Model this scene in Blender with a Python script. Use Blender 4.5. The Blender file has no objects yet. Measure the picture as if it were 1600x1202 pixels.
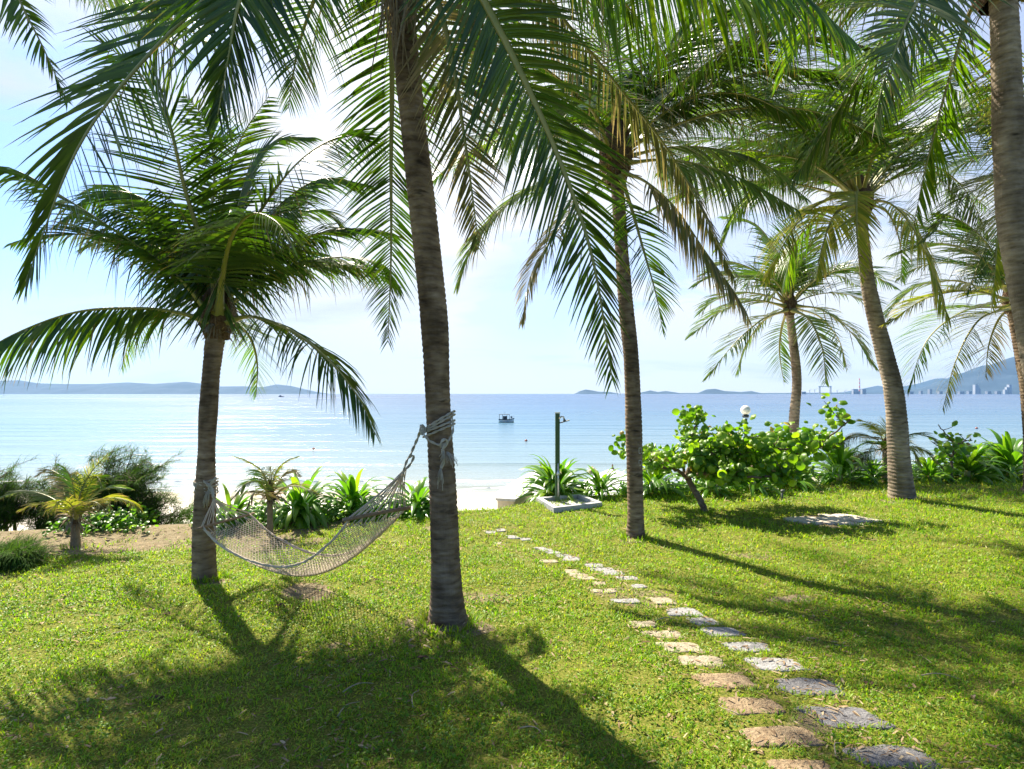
import bpy, math, random
import numpy as np
from mathutils import Vector

S = bpy.context.scene
COL = S.collection
PI = math.pi
R_ = math.radians
F = 889.0            # focal length in photo pixels (20 mm on a 36 mm sensor)
CAMZ = 2.1
SEA = -3.6
rng = np.random.default_rng(7)
random.seed(7)
SUN_EL, SUN_AZ = 49.0, -35.0

# ------------------------------------------------------------------ helpers
def P(px, py, d):
    """a point of the place seen at (px, py) of the photo and d metres deep"""
    return np.array([(px - 800.0) / F * d, d, CAMZ - (py - 615.0) / F * d])

def hash2(ix, iy, seed):
    h = (ix.astype(np.int64) * 374761393 + iy.astype(np.int64) * 668265263 + seed * 974711) & 0x7fffffff
    h = ((h ^ (h >> 13)) * 1274126177) & 0x7fffffff
    return ((h ^ (h >> 16)) & 0xffff) / 65535.0

def vnoise(x, y, seed=0):
    x = np.asarray(x, float); y = np.asarray(y, float)
    ix = np.floor(x); iy = np.floor(y)
    fx = x - ix; fy = y - iy
    fx = fx * fx * (3 - 2 * fx); fy = fy * fy * (3 - 2 * fy)
    a = hash2(ix, iy, seed); b = hash2(ix + 1, iy, seed)
    c = hash2(ix, iy + 1, seed); d = hash2(ix + 1, iy + 1, seed)
    return (a * (1 - fx) + b * fx) * (1 - fy) + (c * (1 - fx) + d * fx) * fy

def fbm(x, y, seed=0, o=4):
    v = 0; a = .5; t = 0
    for k in range(o):
        v = v + a * vnoise(x * 2 ** k, y * 2 ** k, seed + k); t += a; a *= .5
    return v / t

def sstep(t):
    t = np.clip(t, 0, 1); return t * t * (3 - 2 * t)

EDGE_PX = [-900, -300, 0, 120, 300, 420, 600, 700, 780, 830, 880, 1000, 1050, 1150, 1250, 1400, 1600, 2100]
EDGE_Y = [845, 838, 832, 830, 822, 818, 808, 803, 799, 790, 778, 775, 770, 765, 756, 745, 739, 732]
EDGE_D = [CAMZ * F / (y - 615.0) for y in EDGE_Y]
def edge_d(x, y):
    px = 800 + F * x / np.maximum(y, 3.0)
    return np.interp(px, EDGE_PX, EDGE_D)
def shore(x):
    return 33.0 + np.maximum(0, x - 4) * 0.36
def G(x, y):
    x = np.asarray(x, float); y = np.asarray(y, float)
    e = edge_d(x, y)
    s = y - e
    lawn = (fbm(x * .5, y * .5, 3, 3) - .5) * .10 + (fbm(x * 2.2, y * 2.2, 9, 2) - .5) * .03
    lawn = lawn * np.clip((y - 1) / 4, .3, 1)
    sh = shore(x)
    drop = -2.55 * sstep(s / 4.0)
    u = np.clip((y - (e + 3.0)) / (sh - e - 3.0), 0, 3)
    sand = np.where(u < 1, -(-2.55 - SEA) * u, -(-2.55 - SEA) - (y - sh) * .07)
    sand = np.maximum(sand, -3.4)
    z = np.where(s > 0, drop + np.where(y > e + 3.0, sand, 0), 0) + lawn * np.where(s > 0, np.exp(-np.maximum(s, 0)), 1)
    z = z + np.where(s > 3, (fbm(x * .8, y * .8, 21, 3) - .5) * .12 * np.clip(1 - u, 0, 1), 0)
    return z
def Gf(x, y): return float(G(np.array([x]), np.array([y]))[0])

class MB:
    """collects grids of quads into one mesh"""
    def __init__(s): s.v = []; s.f = []; s.uv = []; s.m = []; s.n = 0; s.sm = []
    def grid(s, A, U=None, V=None, mat=0, close=False, smooth=True):
        """A: (N,R,C,3).  U,V arrays broadcastable to (N,R,C)"""
        A = np.asarray(A, float)
        if A.ndim == 3: A = A[None]
        N, R, C, _ = A.shape
        idx = np.arange(N * R * C).reshape(N, R, C) + s.n
        if close: idx = np.concatenate([idx, idx[:, :, :1]], 2)
        a = idx[:, :-1, :-1]; b = idx[:, :-1, 1:]; c = idx[:, 1:, 1:]; d = idx[:, 1:, :-1]
        f = np.stack([a, b, c, d], -1).reshape(-1, 4)
        s.v.append(A.reshape(-1, 3)); s.f.append(f); s.n += N * R * C
        UU = np.zeros((N, R, C)) if U is None else np.broadcast_to(U, (N, R, C))
        VV = np.zeros((N, R, C)) if V is None else np.broadcast_to(V, (N, R, C))
        s.uv.append(np.stack([UU, VV], -1).reshape(-1, 2))
        s.m.append(np.full(len(f), mat)); s.sm.append(np.full(len(f), smooth))
    def poly(s, verts, faces, mat=0, smooth=False, uv=None):
        """small hand-made meshes; quads and triangles (a triangle repeats its last corner)"""
        verts = np.asarray(verts, float)
        f = np.array([list(q) + [-1] * (4 - len(q)) for q in faces])
        f = np.where(f >= 0, f + s.n, -1)
        s.v.append(verts); s.f.append(f); s.n += len(verts)
        s.uv.append(np.zeros((len(verts), 2)) if uv is None else np.asarray(uv, float)); s.m.append(np.full(len(f), mat)); s.sm.append(np.full(len(f), smooth))
    def box(s, c, size, rz=0, mat=0, rot=None):
        sx, sy, sz = [q / 2 for q in size]
        v = np.array([[i, j, k] for i in (-sx, sx) for j in (-sy, sy) for k in (-sz, sz)])
        if rot is not None: v = v @ np.array(rot).T
        ca, sa = math.cos(rz), math.sin(rz)
        v = np.stack([v[:, 0] * ca - v[:, 1] * sa, v[:, 0] * sa + v[:, 1] * ca, v[:, 2]], -1) + np.array(c)
        s.poly(v, [(0, 1, 3, 2), (4, 6, 7, 5), (0, 4, 5, 1), (2, 3, 7, 6), (0, 2, 6, 4), (1, 5, 7, 3)], mat)
    def tube(s, pts, rad, n=8, mat=0, cap=True):
        pts = np.asarray(pts, float); m = len(pts)
        rad = np.broadcast_to(rad, (m,)).astype(float)
        T = np.gradient(pts, axis=0); T /= np.linalg.norm(T, axis=1)[:, None] + 1e-9
        ref = np.array([0, 1, 0]) if abs(T[:, 1]).mean() < .8 else np.array([1, 0, 0])
        X = np.cross(T, ref); X /= np.linalg.norm(X, axis=1)[:, None] + 1e-9
        Y = np.cross(T, X)
        a = np.linspace(0, 2 * PI, n, endpoint=False)
        A = pts[:, None] + rad[:, None, None] * (np.cos(a)[None, :, None] * X[:, None] + np.sin(a)[None, :, None] * Y[:, None])
        L = np.concatenate([[0], np.cumsum(np.linalg.norm(np.diff(pts, axis=0), axis=1))])
        if cap:
            A = np.concatenate([np.repeat(pts[:1, None], n, 1), A, np.repeat(pts[-1:, None], n, 1)], 0)
            L = np.concatenate([L[:1], L, L[-1:]])
        s.grid(A[:, ::-1], np.broadcast_to(a / (2 * PI), (len(A), n))[None], L[None, :, None], mat, close=True)
    def lathe(s, prof, c=(0, 0, 0), n=16, mat=0):
        a = np.linspace(0, 2 * PI, n, endpoint=False)
        pr = np.array(prof, float)
        A = np.stack([pr[:, :1] * np.cos(a), pr[:, :1] * np.sin(a), np.repeat(pr[:, 1:], n, 1)], -1) + np.array(c)
        s.grid(A, mat=mat, close=True)
    def build(s, name, mats, parent=None):
        v = np.concatenate(s.v); f = np.concatenate(s.f); uv = np.concatenate(s.uv); m = np.concatenate(s.m); sm = np.concatenate(s.sm)
        me = bpy.data.meshes.new(name)
        me.vertices.add(len(v)); 
        off = np.array([0, 0, 0])
        if parent is not None: off = np.array(parent['_loc'])
        me.vertices.foreach_set('co', (v - off).ravel().astype(np.float32))
        tri = f[:, 3] < 0
        cnt = np.where(tri, 3, 4)
        flat = f.ravel(); flat = flat[flat >= 0]
        me.loops.add(len(flat)); me.loops.foreach_set('vertex_index', flat.astype(np.int32))
        me.polygons.add(len(f))
        st = np.concatenate([[0], np.cumsum(cnt)[:-1]])
        me.polygons.foreach_set('loop_start', st.astype(np.int32))
        me.polygons.foreach_set('loop_total', cnt.astype(np.int32))
        me.polygons.foreach_set('material_index', m.astype(np.int32))
        me.polygons.foreach_set('use_smooth', sm.astype(bool))
        l = me.uv_layers.new(name='UVMap')
        l.data.foreach_set('uv', uv[flat].ravel().astype(np.float32))
        for mt in (mats if isinstance(mats, (list, tuple)) else [mats]): me.materials.append(mt)
        me.update(calc_edges=True); me.validate()
        o = bpy.data.objects.new(name, me); COL.objects.link(o)
        if parent is not None: o.parent = parent
        return o

def thing(name, label, cat, loc, group=None):
    o = bpy.data.objects.new(name, None); COL.objects.link(o)
    o.empty_display_size = .2
    o.location = [float(q) for q in loc]; o['_loc'] = [float(q) for q in loc]
    o['label'] = label; o['category'] = cat
    if group: o['group'] = group
    return o
def tag(o, label, cat, group=None, kind=None):
    o['label'] = label; o['category'] = cat
    if group: o['group'] = group
    if kind: o['kind'] = kind
    return o

# ------------------------------------------------------------------ materials
def mat(name):
    m = bpy.data.materials.new(name); m.use_nodes = True
    nt = m.node_tree
    for n in list(nt.nodes): nt.nodes.remove(n)
    out = nt.nodes.new('ShaderNodeOutputMaterial')
    return m, nt, out
def N(nt, typ, **kw):
    n = nt.nodes.new('ShaderNode' + typ)
    for k, v in kw.items():
        if k.startswith('_'): setattr(n, k[1:], v)
        else:
            k2 = int(k[1:]) if (k[0] == 'i' and k[1:].isdigit()) else k.replace('_', ' ')
            n.inputs[k2].default_value = v
    return n
def ramp(nt, fac, stops, interp='LINEAR'):
    r = nt.nodes.new('ShaderNodeValToRGB'); r.color_ramp.interpolation = interp
    e = r.color_ramp.elements
    while len(e) < len(stops): e.new(.5)
    for el, (p, c) in zip(e, stops):
        el.position = p; el.color = (*c, 1) if len(c) == 3 else c
    nt.links.new(fac, r.inputs[0]); return r
def lk(nt, a, b): nt.links.new(a, b)
def mixc(nt, fac, a, b, mode='MIX'):
    n = nt.nodes.new('ShaderNodeMix'); n.data_type = 'RGBA'; n.blend_type = mode
    for sock, val in ((n.inputs[0], fac), (n.inputs[6], a), (n.inputs[7], b)):
        if hasattr(val, 'links'): nt.links.new(val, sock)
        elif isinstance(val, (int, float)): sock.default_value = val
        else: sock.default_value = (*val, 1)
    return n.outputs[2]
def math_(nt, op, a, b=None, c=None, clamp=False):
    n = nt.nodes.new('ShaderNodeMath'); n.operation = op; n.use_clamp = clamp
    for i, val in enumerate((a, b, c)):
        if val is None: continue
        if hasattr(val, 'links'): nt.links.new(val, n.inputs[i])
        else: n.inputs[i].default_value = val
    return n.outputs[0]

def leaf_mat(name, cols, tip=(.16, .11, .06), tip_at=.8, trans=.45, rough=.38, spec=.5, tcol=None, tip_amt=1.0, streak=True):
    """leaf: colour varies from leaf to leaf, dries towards the tip, lets sun through"""
    m, nt, out = mat(name)
    uv = N(nt, 'UVMap'); sep = N(nt, 'SeparateXYZ'); lk(nt, uv.outputs[0], sep.inputs[0])
    geo = N(nt, 'NewGeometry')
    c = ramp(nt, geo.outputs['Random Per Island'], cols)
    nz = N(nt, 'TexNoise', Scale=2.3, Detail=3.0); tc = N(nt, 'TexCoord'); lk(nt, tc.outputs['Object'], nz.inputs['Vector'])
    col = mixc(nt, math_(nt, 'MULTIPLY', nz.outputs[0], .4), c.outputs[0], tuple(q * 1.3 for q in cols[1][1]))
    if name == 'grass_leaf':
        pn = N(nt, 'TexNoise', Scale=.75, Detail=5.0, Roughness=.6); lk(nt, tc.outputs['Object'], pn.inputs['Vector'])
        pr = ramp(nt, pn.outputs[0], [(.44, (0, 0, 0)), (.62, (1, 1, 1))])
        col = mixc(nt, math_(nt, 'MULTIPLY', pr.outputs[0], .24), col, (.30, .28, .06))
        pr2 = ramp(nt, pn.outputs[0], [(.3, (1, 1, 1)), (.42, (0, 0, 0))])
        col = mixc(nt, math_(nt, 'MULTIPLY', pr2.outputs[0], .6), col, (.05, .15, .008))
    # dry tips, their start shifted from leaf to leaf
    j = math_(nt, 'MULTIPLY', math_(nt, 'SUBTRACT', geo.outputs['Random Per Island'], .5), .35)
    t = math_(nt, 'MULTIPLY', math_(nt, 'SUBTRACT', math_(nt, 'ADD', sep.outputs[0], j), tip_at), 6.0, clamp=True)
    t = math_(nt, 'MULTIPLY', t, tip_amt)
    col = mixc(nt, t, col, tip)
    d = N(nt, 'BsdfPrincipled', Roughness=rough); d.inputs['Specular IOR Level'].default_value = spec
    lk(nt, col, d.inputs['Base Color'])
    tr = N(nt, 'BsdfTranslucent')
    tc2 = mixc(nt, 1.0, col, tcol or (1.5, 1.6, .5), 'MULTIPLY')
    lk(nt, tc2, tr.inputs[0])
    mx = N(nt, 'MixShader', i0=trans); lk(nt, d.outputs[0], mx.inputs[1]); lk(nt, tr.outputs[0], mx.inputs[2])
    lk(nt, mx.outputs[0], out.inputs[0]); return m

M = {}
M['frond'] = leaf_mat('palm_leaf_green', [(0, (.018, .048, .007)), (.6, (.031, .072, .009)), (1, (.075, .11, .016))], tip_at=.9, trans=.36, tcol=(2.0, 2.1, .35))
M['frond_bright'] = leaf_mat('palm_leaf_fresh', [(0, (.032, .078, .007)), (.6, (.05, .11, .009)), (1, (.12, .16, .016))], tip_at=.92, trans=.44, tcol=(2.3, 2.3, .35))
M['frond_yellow'] = leaf_mat('palm_leaf_yellowing', [(0, (.07, .125, .018)), (.5, (.145, .18, .028)), (1, (.26, .24, .07))], tip_at=.72, tip=(.28, .22, .15), trans=.45, tcol=(1.8, 1.7, .5))
M['frond_dry'] = leaf_mat('palm_leaf_drying', [(0, (.04, .07, .02)), (.45, (.09, .10, .04)), (1, (.20, .16, .11))], tip_at=.6, tip=(.25, .2, .14), trans=.35, tcol=(1.5, 1.4, .7))
M['frond_grey'] = leaf_mat('palm_leaf_greyish', [(0, (.035, .075, .02)), (.6, (.06, .10, .03)), (1, (.14, .15, .09))], tip_at=.85, tip=(.3, .27, .2), trans=.4, tcol=(1.6, 1.8, .6))
M['crinum'] = leaf_mat('strap_leaf', [(0, (.05, .14, .012)), (.6, (.09, .2, .016)), (1, (.22, .32, .03))], tip_at=1.02, trans=.42, rough=.3, tcol=(1.8, 2.0, .5))
M['grape'] = leaf_mat('round_leaf', [(0, (.04, .11, .008)), (.4, (.09, .19, .012)), (.93, (.25, .35, .03)), (.97, (.26, .3, .05)), (.985, (.3, .16, .08)), (1, (.33, .2, .09))], tip_at=1.3, tip_amt=0, trans=.42, rough=.42, spec=.35, tcol=(1.9, 2.1, .4))
M['needle'] = leaf_mat('needle_leaf', [(0, (.03, .07, .014)), (.6, (.05, .11, .02)), (1, (.10, .16, .03))], tip_at=.98, tip=(.12, .15, .05), trans=.35, rough=.8, spec=.05)
M['cover'] = leaf_mat('creeper_leaf', [(0, (.06, .15, .015)), (.6, (.1, .22, .02)), (1, (.22, .3, .05))], tip_at=1.2, tip_amt=0, trans=.45, tcol=(1.6, 1.8, .5))
M['grass'] = leaf_mat('grass_leaf', [(0, (.05, .15, .004)), (.35, (.13, .265, .006)), (.75, (.25, .37, .009)), (.93, (.40, .38, .03)), (1, (.46, .36, .13))], tip_at=1.3, tip_amt=0, trans=.45, rough=.5, spec=.3, tcol=(1.5, 1.6, .5))

M['litter'] = leaf_mat('dry_scrap', [(0, (.10, .06, .03)), (.5, (.24, .16, .09)), (1, (.45, .36, .22))], tip_amt=0, trans=.1, rough=.8, spec=.1, tcol=(1, 1, 1))
M['weed'] = leaf_mat('weed_leaf', [(0, (.04, .11, .006)), (.6, (.10, .19, .008)), (1, (.20, .27, .02))], tip_amt=0, trans=.4, rough=.45, spec=.3, tcol=(1.6, 1.8, .4))

def simple(name, col, rough=.6, spec=.5, metal=0, noise=None, bump=0, bscale=40, emit=None):
    m, nt, out = mat(name)
    d = N(nt, 'BsdfPrincipled', Roughness=rough, Metallic=metal); d.inputs['Specular IOR Level'].default_value = spec
    tc = N(nt, 'TexCoord')
    if noise:
        c2, sc, amt = noise
        nz = N(nt, 'TexNoise', Scale=sc, Detail=5.0, Roughness=.65); lk(nt, tc.outputs['Object'], nz.inputs['Vector'])
        r = ramp(nt, nz.outputs[0], [(.5 - .5 * amt * .5, col), (.5 + .5 * amt * .5, c2)])
        lk(nt, r.outputs[0], d.inputs['Base Color'])
    else: d.inputs['Base Color'].default_value = (*col, 1)
    if bump:
        nz2 = N(nt, 'TexNoise', Scale=bscale, Detail=6.0); lk(nt, tc.outputs['Object'], nz2.inputs['Vector'])
        b = N(nt, 'Bump', Strength=bump, Distance=.02); lk(nt, nz2.outputs[0], b.inputs['Height']); lk(nt, b.outputs[0], d.inputs['Normal'])
    lk(nt, d.outputs[0], out.inputs[0]); return m

def bark(name, a, b, c):
    m, nt, out = mat(name)
    d = N(nt, 'BsdfPrincipled', Roughness=.88); d.inputs['Specular IOR Level'].default_value = .15
    uv = N(nt, 'UVMap')
    mp = N(nt, 'Mapping'); mp.inputs['Scale'].default_value = (5, 17, 1); lk(nt, uv.outputs[0], mp.inputs[0])
    n1 = N(nt, 'TexNoise', Scale=1.0, Detail=6.0, Roughness=.6); lk(nt, mp.outputs[0], n1.inputs['Vector'])
    r1 = ramp(nt, n1.outputs[0], [(.3, a), (.5, b), (.72, c)])
    mp2 = N(nt, 'Mapping'); mp2.inputs['Scale'].default_value = (3.5, 12, 1); lk(nt, uv.outputs[0], mp2.inputs[0])
    n2 = N(nt, 'TexNoise', Scale=1.0, Detail=3.0); lk(nt, mp2.outputs[0], n2.inputs['Vector'])
    crack = ramp(nt, n2.outputs[0], [(.30, (1, 1, 1)), (.37, (0, 0, 0))])
    col = mixc(nt, math_(nt, 'MULTIPLY', crack.outputs[0], .75), r1.outputs[0], (.02, .015, .011))
    mp3 = N(nt, 'Mapping'); mp3.inputs['Scale'].default_value = (3, 1.2, 1); lk(nt, uv.outputs[0], mp3.inputs[0])
    n3 = N(nt, 'TexNoise', Scale=1.0, Detail=4.0); lk(nt, mp3.outputs[0], n3.inputs['Vector'])
    r3 = ramp(nt, n3.outputs[0], [(.32, (.5, .47, .43)), (.5, (1, .98, .95)), (.68, (1.5, 1.48, 1.42))])
    col = mixc(nt, 1.0, col, r3.outputs[0], 'MULTIPLY')
    mp4 = N(nt, 'Mapping'); mp4.inputs['Scale'].default_value = (70, 8, 1); lk(nt, uv.outputs[0], mp4.inputs[0])
    n4 = N(nt, 'TexNoise', Scale=1.0, Detail=4.0); lk(nt, mp4.outputs[0], n4.inputs['Vector'])
    h = math_(nt, 'ADD', math_(nt, 'MULTIPLY', n1.outputs[0], 1.0), math_(nt, 'MULTIPLY', n4.outputs[0], .5))
    bp = N(nt, 'Bump', Strength=.8, Distance=.02); lk(nt, h, bp.inputs['Height'])
    lk(nt, col, d.inputs['Base Color']); lk(nt, bp.outputs[0], d.inputs['Normal']); lk(nt, d.outputs[0], out.inputs[0]); return m
M['bark'] = bark('palm_bark', (.065, .044, .028), (.17, .122, .08), (.27, .21, .145))
M['bark_light'] = bark('palm_bark_pale', (.10, .078, .056), (.21, .17, .125), (.30, .255, .20))
M['wood'] = simple('branch_bark', (.10, .065, .04), .85, .2, noise=((.22, .17, .13), 9, 1), bump=.6, bscale=60)
M['fibre'] = simple('palm_fibre', (.05, .03, .017), .95, .1, noise=((.17, .11, .065), 22, .8), bump=1.0, bscale=60)
M['husk'] = simple('dry_leaf_base', (.13, .09, .05), .85, .2, noise=((.3, .24, .15), 14, 1), bump=.5)
M['rachis'] = simple('leaf_stalk', (.19, .20, .045), .45, .4, noise=((.30, .26, .07), 5, 1))
M['rachis_dark'] = simple('leaf_stalk_green', (.10, .13, .03), .45, .4, noise=((.17, .17, .05), 5, 1))
M['rope'] = simple('cotton_rope', (.42, .36, .27), .9, .1, noise=((.62, .56, .46), 12, 1), bump=.8, bscale=160)
M['net'] = simple('cotton_cord', (.45, .38, .29), .9, .1, noise=((.60, .50, .38), 3, 1))
M['bar'] = simple('weathered_wood', (.14, .09, .05), .7, .3, noise=((.28, .2, .12), 9, 1), bump=.3)
M['stone_grey_shaded'] = simple('grey_stone_shaded', (.075, .072, .075), .9, .2, noise=((.21, .205, .205), 26, .8), bump=1.0, bscale=60)  # near grey stones: canopy shade put into the colour
M['stone_ochre_shaded'] = simple('ochre_stone_shaded', (.15, .10, .058), .9, .2, noise=((.33, .25, .15), 20, .8), bump=1.0, bscale=60)  # near ochre stones, colour darkened for the shade they lie in
M['stone_grey_sunlit'] = simple('grey_stone_sunlit', (.17, .165, .16), .9, .2, noise=((.38, .37, .35), 26, .8), bump=1.0, bscale=60)  # same grey stone farther off, sunlight painted in as a paler tone
M['stone_ochre_sunlit'] = simple('ochre_stone_sunlit', (.21, .175, .115), .9, .2, noise=((.42, .37, .26), 20, .8), bump=1.0, bscale=60)  # same ochre stone farther off, colour lightened to look sunlit
M['concrete'] = simple('concrete', (.30, .30, .31), .85, .3, noise=((.5, .5, .5), 6, 1), bump=.4, bscale=70)
M['slab'] = simple('old_slab', (.34, .29, .22), .9, .3, noise=((.58, .52, .43), 5, 1), bump=.6, bscale=40)
M['post'] = simple('green_paint', (.018, .06, .018), .35, .5, noise=((.03, .09, .025), 8, 1))
M['metal'] = simple('metal', (.55, .56, .57), .3, .5, .9)
M['darkmetal'] = simple('dull_metal', (.10, .11, .10), .5, .5, .3)
M['canvas'] = simple('white_canvas', (.78, .77, .74), .8, .2)
M['globe'] = simple('opal_globe', (.8, .78, .74), .25, .5)
M['hullw'] = simple('white_hull', (.7, .72, .7), .4, .5, noise=((.5, .55, .5), 2, 1))
M['hullg'] = simple('hull_stripe', (.25, .42, .08), .4)
M['hullb'] = simple('boat_dark', (.02, .035, .05), .5)
M['buoy'] = simple('buoy_red', (.30, .07, .04), .5)
M['white'] = simple('white_wall', (.30, .32, .35), .7)
M['red'] = simple('red_band', (.45, .08, .06), .7)
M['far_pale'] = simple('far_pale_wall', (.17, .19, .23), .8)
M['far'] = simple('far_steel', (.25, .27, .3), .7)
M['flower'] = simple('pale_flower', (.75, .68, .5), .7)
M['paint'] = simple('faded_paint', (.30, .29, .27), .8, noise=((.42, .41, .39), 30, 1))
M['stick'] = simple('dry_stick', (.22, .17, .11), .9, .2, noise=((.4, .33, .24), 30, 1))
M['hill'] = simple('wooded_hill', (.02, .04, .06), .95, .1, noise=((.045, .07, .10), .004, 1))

# ground: sand, soil, turf weights are real surface types stored per vertex
def ground_mat():
    m, nt, out = mat('ground_soil_sand')
    d = N(nt, 'BsdfPrincipled', Roughness=.95); d.inputs['Specular IOR Level'].default_value = .15
    tc = N(nt, 'TexCoord')
    at = N(nt, 'Attribute', _attribute_name='zone')
    sep = N(nt, 'SeparateXYZ'); lk(nt, at.outputs['Vector'], sep.inputs[0])
    n1 = N(nt, 'TexNoise', Scale=9.0, Detail=8.0, Roughness=.7); lk(nt, tc.outputs['Object'], n1.inputs['Vector'])
    n2 = N(nt, 'TexNoise', Scale=60.0, Detail=4.0, Roughness=.7); lk(nt, tc.outputs['Object'], n2.inputs['Vector'])
    turf = ramp(nt, n2.outputs[0], [(.3, (.03, .05, .005)), (.5, (.12, .14, .014)), (.7, (.28, .21, .07))])
    soil = ramp(nt, n1.outputs[0], [(.3, (.075, .055, .03)), (.5, (.14, .11, .062)), (.68, (.25, .21, .135))])
    soil2 = mixc(nt, .5, soil.outputs[0], ramp(nt, n2.outputs[0], [(.35, (.07, .06, .025)), (.65, (.36, .29, .18))]).outputs[0])
    n3 = N(nt, 'TexNoise', Scale=1.3, Detail=6.0, Roughness=.7); lk(nt, tc.outputs['Object'], n3.inputs['Vector'])
    sand = ramp(nt, n3.outputs[0], [(.35, (.52, .46, .37)), (.6, (.72, .67, .58))])
    wet = mixc(nt, sep.outputs[2], sand.outputs[0], (.36, .32, .25))
    w = math_(nt, 'MULTIPLY', math_(nt, 'SUBTRACT', math_(nt, 'ADD', sep.outputs[0], math_(nt, 'MULTIPLY', math_(nt, 'SUBTRACT', n1.outputs[0], .5), .9)), .45), 5.0, clamp=True)
    c = mixc(nt, w, soil2, turf.outputs[0])
    c = mixc(nt, sep.outputs[1], c, wet)
    lk(nt, c, d.inputs['Base Color'])
    bp = N(nt, 'Bump', Strength=.7, Distance=.03)
    h = math_(nt, 'ADD', n1.outputs[0], math_(nt, 'MULTIPLY', n2.outputs[0], .5)); lk(nt, h, bp.inputs['Height'])
    lk(nt, bp.outputs[0], d.inputs['Normal']); lk(nt, d.outputs[0], out.inputs[0]); return m
M['ground'] = ground_mat()

def water_mat():
    m, nt, out = mat('sea_water')
    tc = N(nt, 'TexCoord')
    sep = N(nt, 'SeparateXYZ'); lk(nt, tc.outputs['Object'], sep.inputs[0])
    dist = math_(nt, 'LOGARITHM', math_(nt, 'MAXIMUM', sep.outputs[1], 20.0), 10.0)       # depth of water grows with the distance from the beach
    depth = ramp(nt, math_(nt, 'DIVIDE', dist, 4.0), [(.37, (.24, .25, .21)), (.42, (.13, .20, .23)), (.5, (.05, .13, .20)), (.6, (.03, .09, .18)), (.8, (.018, .055, .14))])
    mp = N(nt, 'Mapping'); mp.inputs['Scale'].default_value = (.018, .16, 1); mp.inputs['Rotation'].default_value = (0, 0, .06); lk(nt, tc.outputs['Object'], mp.inputs[0])
    sw = N(nt, 'TexNoise', Scale=1.0, Detail=4.0, Roughness=.5, Distortion=.4); lk(nt, mp.outputs[0], sw.inputs['Vector'])
    mp2 = N(nt, 'Mapping'); mp2.inputs['Scale'].default_value = (.9, 2.4, 1); lk(nt, tc.outputs['Object'], mp2.inputs[0])
    rp = N(nt, 'TexNoise', Scale=1.0, Detail=5.0, Roughness=.6); lk(nt, mp2.outputs[0], rp.inputs['Vector'])
    mp3 = N(nt, 'Mapping'); mp3.inputs['Scale'].default_value = (.004, .012, 1); lk(nt, tc.outputs['Object'], mp3.inputs[0])
    bg = N(nt, 'TexNoise', Scale=1.0, Detail=3.0, Roughness=.5); lk(nt, mp3.outputs[0], bg.inputs['Vector'])
    b1 = N(nt, 'Bump', Strength=1.0, Distance=1.8); lk(nt, sw.outputs[0], b1.inputs['Height'])
    b2 = N(nt, 'Bump', Strength=1.0, Distance=.1); lk(nt, rp.outputs[0], b2.inputs['Height']); lk(nt, b1.outputs[0], b2.inputs['Normal'])
    d = N(nt, 'BsdfPrincipled', IOR=1.33)
    lk(nt, math_(nt, 'MULTIPLY_ADD', bg.outputs[0], .25, .12), d.inputs['Roughness'])
    lk(nt, depth.outputs[0], d.inputs['Base Color']); lk(nt, b2.outputs[0], d.inputs['Normal'])
    # surf: thin foam lines where the swell runs onto the sand
    lk(nt, d.outputs[0], out.inputs[0]); return m
M['water'] = water_mat()
M['foam'] = simple('sea_foam', (.8, .82, .82), .8, .2)

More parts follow.
